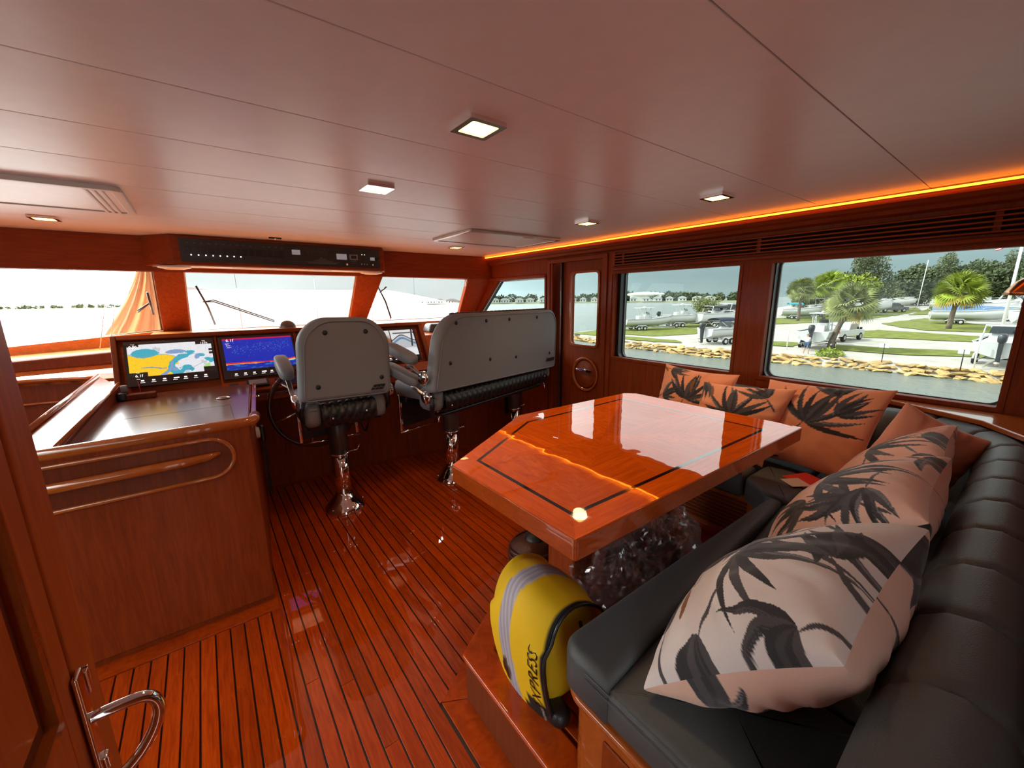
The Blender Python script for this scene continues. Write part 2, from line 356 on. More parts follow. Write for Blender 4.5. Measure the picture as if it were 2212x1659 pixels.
# forward quarter window with raked edge
P=[(3.30,1.18),(4.80,1.18),(4.20,1.715),(3.30,1.715)]; Q=[(3.325,1.21),(4.70,1.21),(4.155,1.70),(3.325,1.70)]; Q2=[(3.31,1.19),(4.76,1.19),(4.185,1.71),(3.31,1.71)]
V,F=ring(P,Q,3.002,3.04); w3=struct(ob('window_3',V,F,BLK)); V,F=ring(Q2,Q,2.985,2.999); ob('window_bead',V,F,STEEL,w3,w=True)
ob('window_pane',[(3.02,*p) for p in P],[(0,1,2,3)],GSIDE,w3,w=True)
# side door
DX=2.985
dp=rrect(2.50,3.05,-.02,1.85,.004); dq=rrect(2.575,2.93,1.035,1.735,.035)
V,F=ring(dp,dq,DX,DX+.045); door=struct(ob('door_1',V,F,WV))
V,F=ring(rrect(2.56,2.945,1.02,1.75,.045),rrect(2.58,2.925,1.04,1.73,.033),DX-.012,DX+.004); ob('window_moulding',V,F,WG,door,w=True)
ob('door_pane',[(DX+.02,2.56,1.02),(DX+.02,2.945,1.02),(DX+.02,2.945,1.75),(DX+.02,2.56,1.75)],[(0,1,2,3)],GSIDE,door,w=True)
MB().lathe([(.148,0),(.165,-.006),(.175,-.012),(.165,-.016),(.150,-.012),(.146,0)],(DX,2.72,.745),32,0).build('round_moulding',WG,door,True,w=True)
MB().lathe([(.0,-.002),(.135,-.002),(.14,.0)],(DX,2.72,.745),32,0).build('round_panel',WH,door,True,w=True)
MB().box(DX-.030,DX-.018,2.62,2.80,.775,.80).ell((DX-.03,2.80,.787),(.014,.022,.016)).ell((DX-.022,2.70,.79),(.018,.02,.02)).box(DX-.02,DX,2.685,2.72,.775,.80).build('door_handle',CHR,door,bevel=.003,w=True)
struct(box('door_2',(DX+.03,DX+.06,3.04,3.22,-.02,1.85),WD,None,.003))
struct(box('trim_9',(2.945,2.99,3.17,3.22,-.02,1.85),WV,None,.005))
struct(box('trim_18',(2.955,2.985,3.045,3.06,-.02,1.85),CAULK,None,.002))
# ------------------------------------------------------------------ WINDSHIELD WALL, raked
def ws(x,z,d=0): return (x,4.3+(1.74-z)*.9+d,z)
wf=MB()
wf.box(-2.3,2.95,4.29,4.40,1.738,2.05)
def slab(m,P,t=.05):   # P (x,z) outline on the raked plane
    n=len(P); V=[ws(x,z,0) for x,z in P]+[ws(x,z,t) for x,z in P]
    return m.add(V,[tuple(range(n)),tuple(range(n,2*n))[::-1]]+[(i,n+i,n+(i+1)%n,(i+1)%n) for i in range(n)])
wallf=struct(wf.build('wall_forward',WH))
for i,P in enumerate([[(-.265,1.74),(-.072,1.74),(-.105,1.2),(-.300,1.2)],[(1.302,1.76),(1.575,1.76),(1.485,1.22),(1.305,1.22)],[(2.62,1.74),(2.96,1.74),(2.96,1.1),(2.73,1.1)]]):
    m=MB(); slab(m,P,.075); struct(m.build('trim_%d'%(10+i),WV,bevel=.008))
def pane(n,P,label=None):
    q=ob('x',[ws(x,z,.002) for x,z in P],[tuple(range(len(P)))],GFRONT); f=MB()
    cx=sum(p[0] for p in P)/4; cz=sum(p[1] for p in P)/4; Q=[(cx+(x-cx)*.985,cz+(z-cz)*.965) for x,z in P]
    V=[ws(x,z,.03) for x,z in P]+[ws(x,z,.03) for x,z in Q]+[ws(x,z,.045) for x,z in P]+[ws(x,z,.045) for x,z in Q]; F=[]
    for i in range(4):
        j=(i+1)%4; F+=[(i,j,4+j,4+i),(8+i,12+i,12+j,8+j),(4+i,4+j,12+j,12+i)]
    f=struct(ob('window_%d'%n,V,F,STEEL if n!=4 else BLK)); q.name='window_pane'; q.parent=f; q.location=q.location-f.location
    return f
pane(4,[(-2.3,1.745),(-.262,1.745),(-.298,1.245),(-1.24,1.155),(-2.3,1.06)][:4] if 0 else [(-1.9,1.745),(-.262,1.745),(-.298,1.255),(-1.9,1.10)])
pane(5,[(-.075,1.745),(1.303,1.765),(1.303,1.245),(-.105,1.235)])
pane(6,[(1.57,1.745),(2.625,1.735),(2.735,1.26),(1.485,1.255)])
# unseen port wall and aft bulkhead, window and open doorway sized for fill daylight
struct(MB().box(-2.35,-2.3,-.95,4.9,-.05,.95).box(-2.35,-2.3,-.95,4.9,1.75,2.05).box(-2.35,-2.3,-.95,-.4,.95,1.75).box(-2.35,-2.3,3.7,4.9,.95,1.75).build('wall_port',WV))
f=struct(ob('window_7',*ring(rrect(-.4,3.7,.95,1.75,.01),rrect(-.36,3.66,.99,1.71,.04),-2.34,-2.31),BLK))
ob('window_pane',[(-2.32,-.4,.95),(-2.32,3.7,.95),(-2.32,3.7,1.75),(-2.32,-.4,1.75)],[(0,1,2,3)],GFRONT,f,w=True)
struct(MB().box(-2.3,-1.1,-1.0,-.95,-.05,2.05).box(.35,3.05,-1.0,-.95,-.05,2.05).box(-1.1,-.85,-1.0,-.95,-.05,2.05).box(-.05,.35,-1.0,-.95,-.05,2.05).box(-.85,-.05,-1.0,-.95,1.88,2.05).build('wall_aft',WV))
# dashboard shelf under the windshield and its sill
struct(MB().hexa([(-.42,3.80,1.18),(2.95,3.80,1.18),(2.95,4.79,1.18),(-.42,4.79,1.18),(-.42,3.80,1.215),(2.95,3.80,1.215),(2.95,4.79,1.215),(-.42,4.79,1.215)]).build('trim_13',SUNW,bevel=.004)) if 0 else None
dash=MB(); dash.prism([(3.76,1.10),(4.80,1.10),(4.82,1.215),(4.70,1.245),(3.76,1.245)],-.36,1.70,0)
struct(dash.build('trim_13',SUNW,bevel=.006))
struct(MB().box(1.70,2.95,3.60,4.05,.95,.985).box(1.70,2.95,4.05,4.95,.95,1.12).box(1.70,2.95,4.62,4.9,1.12,1.235).build('trim_14',WG,bevel=.008))
# port ledge : dark rolled fascia, sunlit shelf, sill that drops towards the port side
struct(MB().hexa([(-2.3,4.38,1.00),(-.54,4.38,1.03),(-.54,4.5,1.03),(-2.3,4.5,1.0),(-2.3,4.40,1.045),(-.54,4.40,1.128),(-.54,4.5,1.128),(-2.3,4.5,1.045)]).build('trim_15',WD,bevel=.015,seg=3))
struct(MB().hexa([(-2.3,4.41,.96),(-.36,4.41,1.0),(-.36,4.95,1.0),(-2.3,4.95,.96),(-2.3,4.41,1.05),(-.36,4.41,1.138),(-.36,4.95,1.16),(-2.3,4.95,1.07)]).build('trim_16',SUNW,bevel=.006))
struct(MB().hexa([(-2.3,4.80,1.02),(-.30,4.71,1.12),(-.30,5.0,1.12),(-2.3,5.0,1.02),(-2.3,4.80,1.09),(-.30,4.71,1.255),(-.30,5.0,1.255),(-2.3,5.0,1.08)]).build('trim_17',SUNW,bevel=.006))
# ------------------------------------------------------------------ downlights
def downlight(x,y,label,s=.062):
    r=root('ceiling_downlight',label,'light',(x,y,1.99),0,'square ceiling downlights')
    P=rrect(-s,s,-s,s,.004,1); Q=rrect(-s*.72,s*.72,-s*.72,s*.72,.004,1)
    V,F=ring(P,Q,-.003,.010); V=[(a[1],a[2],a[0]) for a in V]; ob('trim_ring',V,F,CHR,r)
    ob('lens',[(-s*.72,-s*.72,.004),(s*.72,-s*.72,.004),(s*.72,s*.72,.004),(-s*.72,s*.72,.004)],[(3,2,1,0)],LAMP,r)
    l=bpy.data.lights.new('lamp','SPOT'); l.energy=17; l.spot_size=2.3; l.spot_blend=1; l.color=(1,.68,.38); l.shadow_soft_size=.05
    lo=bpy.data.objects.new('lamp',l); COL.objects.link(lo); lo.parent=r; lo.location=(0,0,-.012)
    return r
downlight(.722,1.103,'largest square downlight, nearest in the ceiling, above the port end of the table')
downlight(.706,1.93,'chrome-rimmed square downlight in mid ceiling, just aft of the single helm chair')
downlight(2.17,1.115,'square downlight in the ceiling nearest the big aft side window, right of the biggest one')
downlight(2.16,1.985,'square downlight between the starboard hatch and the glowing light strip')
downlight(2.06,3.60,'small square downlight nearest the windshield, forward of the starboard hatch')
downlight(-.665,3.68,'square downlight at the far left of the ceiling below the port hatch')
# ceiling hatches
def hatch(x0,x1,y0,y1,label,m,side=None):
    r=root('ceiling_hatch',label,'hatch',((x0+x1)/2,(y0+y1)/2,1.985)); a=(x1-x0)/2; b=(y1-y0)/2
    V,F=ring(rrect(-a,a,-b,b,.03),rrect(-a+.035,a-.035,-b+.035,b-.035,.015),-.006,.016); ob('hatch_frame',[(q[1],q[2],q[0]) for q in V],F,m,r,bevel=.004)
    box('hatch_blind',(-a+.035,a-.035,-b+.035,b-.035,0,.014),CEIL,r)
    if side:
        for i in range(3): box('blind_rail',(a-.075-.025*i,a-.06-.025*i,-b+.03,b-.03,-.006,.008),OFFW,r,.003)
    else:
        box('latch',(a*.1,a*.1+.10,-b+.005,-b+.03,-.014,-.002),OFFW,r,.003)
hatch(-1.15,-.215,2.56,3.20,'white-framed ceiling hatch with a drawn blind, at the left edge of the photo',OFFW,1)
hatch(1.63,2.55,2.63,3.26,'closed ceiling hatch with a thin metal frame ahead of the bench seat',STEEL)
# ------------------------------------------------------------------ OVERHEAD CONSOLE
oc=root('overhead_console','wooden overhead instrument console with a black switch panel above the windshield','console',(.62,4.1,1.775))
MB().prism([(-.12,4.05),(1.49,4.05),(1.60,4.30),(-.31,4.30)],1.777,2.0).build('housing',WH,oc,bevel=.008,w=True)
MB().prism([(-.10,4.06),(1.46,4.06),(1.52,4.29),(-.26,4.29)],1.770,1.778).build('underside_panel',OFFW,oc,w=True)
MB().prism([(.25,4.12),(1.02,4.12),(1.02,4.125),(.25,4.125)],1.768,1.771).build('panel_joint',BLK,oc,w=True)
box('instrument_panel',(-.07,1.455,4.041,4.052,1.802,1.975),DGREY,oc,.002,w=True)
yp=4.041
for i in range(15):
    x=-.035+i*.0455
    o=box('rocker_switch',(x,x+.033,yp-.006,yp,1.862,1.915),BLK,oc,.002,w=True)
    if i<8: box('indicator_light',(x+.026,x+.034,yp-.008,yp,1.849,1.857),WHTL,oc,w=True)
    if i!=10: box('printed_symbol',(x+.008,x+.022,yp-.001,yp,1.938,1.946),DIMW,oc,w=True)
box('printed_line',(-.01,.20,yp-.001,yp,1.838,1.8395),DIMW,oc,w=True)
box('gauge_display',(.69,.755,yp-.004,yp,1.892,1.932),SCRG,oc,w=True)
for (a,b,c,d) in ((.66,.79,1.818,1.838),(1.125,1.235,1.815,1.840)):
    V,F=ring(rrect(a,b,c,d,.002,1),rrect(a+.002,b-.002,c+.002,d-.002,.001,1),0,.002); ob('printed_frame',[(q[1],yp-q[0],q[2]) for q in V],F,DIMW,oc,w=True)
for j in range(10):
    for (xa,nn) in ((.80,3),(.885,2),(.965,4)):
        pass
m=MB()
for i in range(46):
    xx=.79+.20*random.random(); zz=1.905+.05*random.random(); m.box(xx,xx+.006+.01*random.random(),yp-.001,yp,zz,zz+.0025)
# yacht silhouette printed on the panel
for a,b,c,d in ((.81,1.05,1.822,1.832),(.80,1.08,1.834,1.840),(.86,1.02,1.843,1.850),(.88,.98,1.853,1.859),(.90,.96,1.862,1.868),(.92,.93,1.868,1.885)): m.box(a,b,yp-.001,yp,c,d)
m.build('printed_diagram',DIMW,oc,w=True)
box('multifunction_display',(1.055,1.145,yp-.004,yp,1.868,1.918),SCRG,oc,w=True)
box('display_bezel',(1.17,1.245,yp-.006,yp,1.870,1.918),GREYP,oc,.003,w=True); box('display_window',(1.183,1.232,yp-.008,yp,1.880,1.908),BLKG,oc,w=True)
for i in range(4): box('button',(1.183+.013*i,1.190+.013*i,yp-.003,yp,1.856,1.861),GREYP,oc,w=True)
MB().lathe([(0,-.012),(.009,-.010),(.010,0)],(1.142,yp,1.828),14,1).build('key_knob',CHR,oc,True,w=True)
for x,z in ((1.283,1.918),(1.307,1.918)): box('indicator_light',(x,x+.006,yp-.004,yp,z,z+.006),WHTL,oc,w=True)
for x in (1.278,1.304,1.328): MB().lathe([(0,-.010),(.006,-.008),(.008,0)],(x,yp,1.835),10,1).build('push_button',GREYP,oc,True,w=True)
box('stereo_display',(1.362,1.405,yp-.004,yp,1.872,1.900),SCRG,oc,w=True)
MB().lathe([(0,-.014),(.014,-.012),(.016,0)],(1.436,yp,1.884),18,1).build('volume_knob',BLK,oc,True,w=True)
MB().lathe([(0,-.014),(.007,-.012),(.009,0)],(1.382,yp,1.832),14,1).build('volume_knob',CHR,oc,True,w=True)
for x,lab in ((-.12,'round white ceiling speaker under the left end of the overhead console'),(1.40,'round white ceiling speaker under the right end of the overhead console')):
    r=root('round_speaker',lab,'speaker',(x,4.15,1.75)); MB().lathe([(.0,.0),(.06,-.002),(.085,.006),(.092,.02)],(0,0,0),28).build('speaker_grille',OFFW,r,True)
    MB().lathe([(.092,.006),(.104,.010),(.104,.020),(.092,.020)],(0,0,0),28).build('speaker_ring',OFFW,r,True)
r=root('roof_clip','small black catch with a chrome pin on the ceiling above the console','bracket',(.55,3.86,1.985)); MB().box(-.045,.045,-.008,.008,.004,.015).build('catch',BLK,r,bevel=.003); MB().ell((0,-.006,.002),(.008,.008,.008)).build('pin',CHR,r,True)
# ------------------------------------------------------------------ HELM CONSOLE
hc=root('helm_console','wooden helm console carrying the row of large screens ahead of the chairs','console',(.6,3.6,0))
MB().prism([(.135,3.66),(.25,3.65),(1.4,3.602),(2.62,3.335),(2.93,3.30),(2.93,4.3),(.135,4.3)],0,.80).build('front_panel',WV,hc,w=True)
def sp(x,z,d=0): # screens plane, offset d towards the viewer
    return (x,3.5+.595*(z-.9)-d*.859,z+d*.511)
def sslab(x0,x1,z0,z1,d0,d1,m=None):
    m=m or MB(); P=[(x0,z0),(x1,z0),(x1,z1),(x0,z1)]
    return m.hexa([sp(x,z,d0) for x,z in P]+[sp(x,z,d1) for x,z in P])
MB().prism([(3.50,.86),(3.72,1.265),(3.80,1.265),(3.80,.86)],-.495,1.685,0).build('screen_panel',WH,hc,w=True)
sslab(-.505,-.475,.87,1.27,-.01,.028).build('side_moulding',WD,hc,bevel=.006,w=True); sslab(1.655,1.70,.85,1.27,-.01,.02).build('side_moulding',WV,hc,bevel=.006,w=True)
sslab(-.505,1.70,1.245,1.275,-.02,.022).build('top_moulding',WH,hc,bevel=.006,w=True)
sslab(.045,.058,.89,1.25,0,.010).build('divider_moulding',WV,hc,bevel=.003,w=True); sslab(.565,.585,.89,1.25,0,.010).build('divider_moulding',WV,hc,bevel=.003,w=True); sslab(1.085,1.105,.89,1.25,0,.010).build('divider_moulding',WV,hc,bevel=.003,w=True)
# apron below screens 2-4 with small instruments
def ap(x,t,d=0): # t 0 at the top edge, 1 at the front lip
    return (x,3.50-.13*t-d*.35,.925-.055*t+d*.93)
def aslab(x0,x1,t0,t1,d0,d1): return MB().hexa([ap(x0,t1,d0),ap(x1,t1,d0),ap(x1,t0,d0),ap(x0,t0,d0),ap(x0,t1,d1),ap(x1,t1,d1),ap(x1,t0,d1),ap(x0,t0,d1)])
aslab(.045,1.70,0,1,-.02,0).build('instrument_apron',WH,hc,bevel=.003,w=True)
MB().prism([(3.36,.79),(3.375,.845),(3.52,.845),(3.60,.79)],.14,1.72,0).build('lower_lip',WY,hc,bevel=.006,w=True)
MB().prism([(1.70,3.36),(2.93,3.10),(2.93,3.7),(1.70,3.7)],.79,.95).build('starboard_top',WH,hc,bevel=.01,w=True)
for t in (.2,.66): aslab(.085,.14,t,t+.22,0,.008).build('small_switch_plate',BLK,hc,bevel=.002,w=True)
aslab(.19,.33,.12,.72,0,.018).build('gauge_housing',BLK,hc,bevel=.004,w=True); aslab(.205,.315,.18,.6,.018,.020).build('gauge_face',GREYP,hc,w=True)
aslab(.37,.58,.1,.82,0,.005).build('navy_control_pad',mat('navy_pad',(.012,.012,.05),.3),hc,bevel=.002,w=True)
for i in range(8): aslab(.70+.1*i,.76+.1*i,.3,.7,0,.008).build('small_switch_plate',BLK,hc,bevel=.002,w=True)
lip=box('switch_strip',(.19,1.20,3.372,3.377,.80,.84),mat('violet_grey_strip',(.10,.07,.12),.3),hc,.001,w=True)
for i in range(3): MB().ell((.215+.016*i,3.372,.828),(.004,.003,.004),8,6).build('strip_button',WHTL,hc,True,w=True)
for x in (.30,.42,.45,.56,.64,.7): box('strip_switch',(x,x+.022,3.368,3.373,.808,.832),BLK if x>.4 else GREYP,hc,.001,w=True)
# screens
def grid_picture(name,x0,x1,z0,z1,d,fn,nu,nv,parent):
    u=np.linspace(0,1,nu); v=np.linspace(0,1,nv); U,V=np.meshgrid(u,v)
    C=fn(U,V); X=x0+(x1-x0)*U; Z=z0+(z1-z0)*V
    Y=3.5+.595*(Z-.9)-d*.859; Zz=Z+d*.511
    P=np.stack([X,Y,Zz],-1).reshape(-1,3); idx=np.arange(nu*nv).reshape(nv,nu)
    F=np.stack([idx[:-1,:-1],idx[:-1,1:],idx[1:,1:],idx[1:,:-1]],-1).reshape(-1,4)
    cols=np.concatenate([C.reshape(-1,3),np.ones((nu*nv,1))],1)
    return ob(name,P.tolist(),F.tolist(),SCREEN,parent,w=True,cols=cols)
def fbm(U,V,s,seed,o=5):
    r=np.random.default_rng(seed); out=np.zeros_like(U)
    for k in range(o):
        f=s*2**k
        for j in range(4):
            a=r.uniform(0,2*PI); p=r.uniform(0,2*PI); out+=np.sin(f*(U*math.cos(a)*1.8+V*math.sin(a))+p+1.7*np.sin(f*.6*(V*math.cos(a)-U*math.sin(a))+p))/2**k/4
    return out
def screen(label,x0,x1,z0=.956,z1=1.237):
    r=root('marine_display',label,'screen',sp((x0+x1)/2,z0,.01)); sslab(x0,x1,z0,z1,0,.014).build('bezel',BLKG,r,bevel=.003,w=True)
    for i in range(7):
        xx=x0+(x1-x0)*(.14+.115*i); sslab(xx,xx+(.016 if i!=3 else .03),z0+.028,z0+.036,.014,.0146).build('screen_icon',SCRW,r,w=True)
        sslab(xx-.004,xx+.02,z0+.019,z0+.022,.014,.0146).build('screen_icon',SCRW,r,w=True)
    return r
def ST(x,z,d=.0155): return frame(sp(x,z,d),(1,0,0),(0,.595,1))
s1=screen('leftmost console screen showing a yellow, teal and white nautical chart',-.447,.037)
def chart(U,V):
    w=np.array([.83,.84,.88]);ye=np.array([1.,.62,.02]);te=np.array([.05,.42,.55]);bl=np.array([.22,.36,.60]);gr=np.array([.45,.75,.25])
    C=np.ones(U.shape+(3,))*w; n=fbm(U,V,7,3); n2=fbm(U,V,12,9)
    C[(n2>.75)]=np.array([.60,.62,.68])
    be=.70-.12*U*2+.05*n
    m=(V<be)&(U<.62+.06*n-.35*np.clip(.45-V,0,1)*0+(-.12)*(V<.3)); C[m]=ye
    d=((U-.24)/.20)**2+((V-.72)/.12)**2+.6*n+.3*n2; C[d<1]=te
    d=((U-.50)/.14)**2+((V-.71)/.07)**2+.8*n+.3*n2; C[d<1]=bl
    cl=.62-.16*np.sin(V*5+.5)+.05*n; m=(abs(U-cl)<.075+.04*n2)&(V<.62); C[m]=te
    cl=.36+.3*V+.04*n; m=(abs(U-cl-.02)<.028)&(V<.42); C[m]=bl
    for cx,cy,rx,ry,cc in ((.70,.66,.07,.06,te),(.84,.55,.06,.05,te),(.95,.38,.08,.09,te),(.80,.5,.03,.08,bl),(.90,.2,.05,.12,gr),(.52,.12,.05,.10,bl),(.62,.1,.10,.12,te)):
        d=((U-cx)/rx)**2+((V-cy)/ry)**2+1.1*n2; C[d<.9]=cc
    m=(abs(V-(.30-.5*(U-.15)+.04*n))<.012)&(U>.13)&(U<.42); C[m]=bl*.8
    m=(abs(V-(.1+1.1*(U-.68)))<.006)&(U>.68)&(U<.86); C[m]=.15
    spk=(np.sin(U*190+9*n)*np.sin(V*110+7*n2)>.93); C[spk]*=.45
    m=(n-0*U); ed=abs(V-be)<.006; C[ed&(U<.62)]=(.25,.35,.4)
    C[(U<.13)&(V>.93)]=0.005; C[(U<.2)&(V<.13)]=.005; C[(U>.80)&(V>.90)]=.005; C[(U>.86)&(V<.15)]=.005
    for z in (.60,.71): C[(U>.955)&(abs(V-z)<.035)]=.02
    return C
grid_picture('chart_picture',-.430,.022,1.012,1.214,.0148,chart,240,110,s1)
text('readout','0.00',.024,ST(-.40,1.199),SCRW,s1); text('readout','157h',.022,ST(-.020,1.201),SCRW,s1); text('readout','6.1f',.026,ST(-.385,1.018),SCRW,s1)
for z,x in ((1.215,-.40),(1.217,-.02),(1.037,-.39),(.998,-.39)): text('small_readout','Track',.008,ST(x,z),SCRW,s1)
s2=screen('console screen with the blue depth sounder picture, second from the left',.064,.556,.940,1.236)
def sonar(U,V):
    C=np.ones(U.shape+(3,))*np.array([.0,.02,.42]); n=fbm(U,V,9,5); n2=fbm(U,V*3,14,6)
    C[V>.955]=(.55,.0,.06)
    r=np.random.default_rng(2)
    for _ in range(220):
        a=r.uniform(.1,.95); b=.66+.12*(a-.3)+r.normal()*.09; m=(abs(U-a)<.004)&(abs(V-b)<.008); C[m]=(.06,.20,.62)
    bot=.20+.05*np.sin(U*5+2)*U+.012*n
    C[(V<bot+.035)&(V>bot)]=(.70,.01,.02)
    C[(V<bot)&(V>bot-.03-.03*n2*.5)]=(.85,.35,.05)
    C[(V<bot-.03-.015*n2)&(V>bot-.05)]=(.75,.85,.75)
    C[(V<bot-.05)&(V>bot-.09-.02*n2)]=(.02,.30,.55)
    C[V<bot-.10]=(.0,.03,.40)
    C[(V<.5)&(V<.17-.02*n)]=np.where(n2[(V<.5)&(V<.17-.02*n)][:,None]>.3,(.0,.15,.5),(.0,.02,.36))
    return C
grid_picture('sonar_picture',.090,.545,.998,1.219,.0148,sonar,220,100,s2)
text('readout','6.1f',.032,ST(.135,1.205),SCRW,s2); 
for i in range(3): text('small_readout','12.0 V',.011,ST(.117+.004*i,1.183-.013*i),SCRW,s2)
s3=screen('console screen mostly hidden behind the single helm chair, yellow chart edge showing',.591,1.075,.94,1.234)
grid_picture('chart_picture',.61,1.06,1.0,1.216,.0148,lambda U,V:chart(U,V),120,60,s3)
s4=screen('console screen right of the single helm chair showing split camera pictures',1.115,1.600,.940,1.230)
def camera_pic(U,V):
    C=np.ones(U.shape+(3,))*np.array([.75,.76,.78]); n=fbm(U,V,8,15)
    m=V<.25; C[m]=(.80,.81,.82)
    h=.55+.25*np.exp(-((U-.72)/.18)**2); C[(V<h)&(V>.30)]=(.50,.52,.55); C[(V<h-.08)&(V>h-.16)]=(.12,.25,.42); C[abs(V-h)<.02]=(.05,.05,.06)
    C[(abs(U-.95-.1*(V-.8))<.02)&(V>.35)]=(.04,.04,.05); C[(abs(V-.88)<.02)&(U>.55)]=(.1,.1,.1)
    L=U<.48; C[L]=np.stack([.30+.2*n[L],.12+.10*n[L],.06+.06*n[L]],-1).clip(.01,1); C[L&(V>.75)]=(.75,.70,.66); C[L&(n>.5)]=(.5,.48,.45)
    C[abs(U-.49)<.01]=.01
    return C
grid_picture('camera_picture',1.135,1.585,.985,1.212,.0148,camera_pic,160,80,s4)
# compass dome on the dash
r=root('compass','domed chrome and glass magnetic compass on the dash behind the screens','compass',(.585,4.05,1.245))
MB().lathe([(.11,0),(.11,.012),(.095,.02),(.07,.025)],(0,0,0),28).build('base_ring',OFFW,r,True); MB().lathe([(.072,.02),(.07,.045),(.055,.072),(.03,.088),(0.004,.092)],(0,0,0),28).build('dome',mat('smoked_dome',(.10,.10,.10),.05,coat=1,metal=.6),r,True)
# stack of black trays on the starboard dash
for i,(x0,x1,y0,y1,z0,z1,lab) in enumerate([(1.84,2.10,3.44,3.62,.951,1.035,'black storage box, lowest of the stack left of the bench backrest'),(1.83,2.10,3.43,3.62,1.036,1.075,'pale-rimmed tray on the black storage box left of the bench backrest'),(1.85,2.10,3.45,3.61,1.076,1.14,'crumpled black bag topping the stack left of the bench backrest')]):
    if i==2: o=MB().ell((1.97,3.53,1.108),(.125,.08,.035),16,8,.6).build('black_bag',LEATHD,smooth=True)
    else: o=box(['storage_box','tray'][i],(x0,x1,y0,y1,z0,z1),[DGREY,GREYP][i],None,.006)
    tag(o,lab,'bag' if i==2 else 'box')
o=MB().hexa([(2.06,4.3,1.121),(2.4,4.3,1.121),(2.4,4.5,1.121),(2.06,4.5,1.121),(2.10,4.33,1.22),(2.36,4.33,1.22),(2.36,4.48,1.22),(2.10,4.48,1.22)]).build('binocular_case',DGREY,bevel=.02); tag(o,'grey padded case lying on the sunlit dash beside the right windshield','case')
# control box with violet indicator lights by the right pedestal
r=root('indicator_panel','dark upright panel with small violet lights behind the bench seat','panel',(2.46,3.25,.3))
box('panel_body',(2.43,2.52,3.22,3.34,.30,.80),BLK,r,.004,w=True)
for i in range(9):
    for j in range(2):
        if (i*3+j)%4: box('violet_light',(2.445+.035*j,2.453+.035*j,3.216,3.22,.36+.045*i,.366+.045*i),BLUEL,r,w=True)
MB().box(2.54,2.90,3.18,3.30,0,.84).build('front_door',WV,hc,bevel=.004,w=True)
# ------------------------------------------------------------------ STEERING WHEEL
def make_wheel():
    r=root('steering_wheel','dark varnished wooden ship steering wheel with metal spokes at the helm','steering wheel',(.60,3.30,.715))
    M=Matrix.Rotation(math.radians(-12),4,'X'); 
    m=MB().tube([(.305*math.cos(a),0,.305*math.sin(a)) for a in np.linspace(0,2*PI,48,endpoint=False)],.018,10,True).xf(M); m.build('rim',WD if 0 else wood('wheel_wood',(.05,.016,.010),(.10,.03,.018),(4,4,4),.2,coat=1),r,True)
    for k in range(6):
        a=2*PI*k/6+.3; MB().tube([(.05*math.cos(a),0,.05*math.sin(a)),(.17*math.cos(a),.008,.17*math.sin(a)),(.295*math.cos(a),0,.295*math.sin(a))],[.012,.008,.009],8).xf(M).build('spoke',CHR,r,True)
    MB().lathe([(0,-.03),(.045,-.025),(.06,0),(.06,.03),(.03,.10)],(0,0,0),24,1).xf(M).build('hub',BLK,r,True)
make_wheel()
# intercom handsets, coiled cords
def handset(x,y,z,lab,rz=0):
    r=root('radio_handset',lab,'radio',(x,y,z),rz); box('body',(-.035,.035,-.035,0,0,.15),BLK,r,.008); box('display',(-.024,.024,-.038,-.034,.095,.13),SCRG,r,.001)
    m=MB()
    for i in range(3):
        for j in range(4): m.box(-.022+.016*i,-.012+.016*i,-.038,-.035,.03+.014*j,.038+.014*j)
    m.build('keypad',GREYP,r); return r
handset(.172,3.40,.60,'black radio handset clipped to the helm front beside the chart desk')
r=root('microphone','fist microphone with hanging coiled black cord on the desk side','microphone',(.165,3.0,.66))
MB().lathe([(.035,0),(.04,.012),(.035,.03),(0.002,.034)],(0,0,0),20,0).build('holder',OFFW,r,True); box('mic_body',(.03,.06,-.03,.03,-.06,.05),BLK,r,.01)
def coil(p0,p1,sag,R=.010,turns=40,rr=.0035):
    p0,p1=Vector(p0),Vector(p1); pts=[]
    n=turns*8
    for i in range(n+1):
        t=i/n; c=p0.lerp(p1,t)-Vector((0,0,1))*sag*4*t*(1-t); a=2*PI*turns*t; d=Vector((math.cos(a),math.sin(a)*.6,math.sin(a)*.8))*R; pts.append(c+d)
    return MB().tube(pts,rr,5)
coil((.045,0,-.06),(.06,.20,-.05),.42,.009,46).build('coiled_cord',BLK,r,True)
r=root('hanging_cord','black looped cord hanging beside the single helm chair in front of the console','cable',(.98,3.35,.55)); coil((-.07,0,.15),(.06,.02,.17),.30,.006,40,.003).build('cord',BLK,r,True)
# ------------------------------------------------------------------ CHART DESK
cdk=root('chart_desk','wooden chart desk with raised rim and rounded recessed grab rail, left of the helm','desk',(-.2,2.17,0))
def dx(y): return .105+(y-2.15)*.098   # starboard side plane
MB().prism([(-.64,2.19),(.098,2.185),(.235,3.62),(-.64,3.62)],0,.905).build('carcass',WV,cdk,w=True)
MB().prism([(-.64,2.172),(.104,2.166),(.104,2.19),(-.64,2.19)],.03,.93).build('aft_panel',WV,cdk,bevel=.004,w=True)
MB().prism([(-.50,2.24),(.10,2.235),(.215,3.56),(-.50,3.56)],.905,.911).build('writing_surface',wood('desk_top',(.17,.06,.04),(.24,.09,.055),(.6,5,5),rough=.3,coat=.5,coatrough=.13),cdk,w=True)
m=MB(); m.box(-.43,.055,2.28,2.283,.911,.9118).box(-.43,-.427,2.28,2.80,.911,.9118).box(-.43,.06,2.80,2.803,.911,.9118).box(.057,.06,2.28,2.80,.911,.9118); m.build('lid_joint',CAULK,cdk,w=True)
MB().lathe([(.028,0),(.036,.003),(.038,.008),(.030,.006),(.028,0)],(.035,3.02,.911),28).build('finger_pull',CHR,cdk,True,w=True)
MB().lathe([(0.001,.001),(.029,.002)],(.035,3.02,.911),24).build('pull_well',BLK,cdk,w=True)
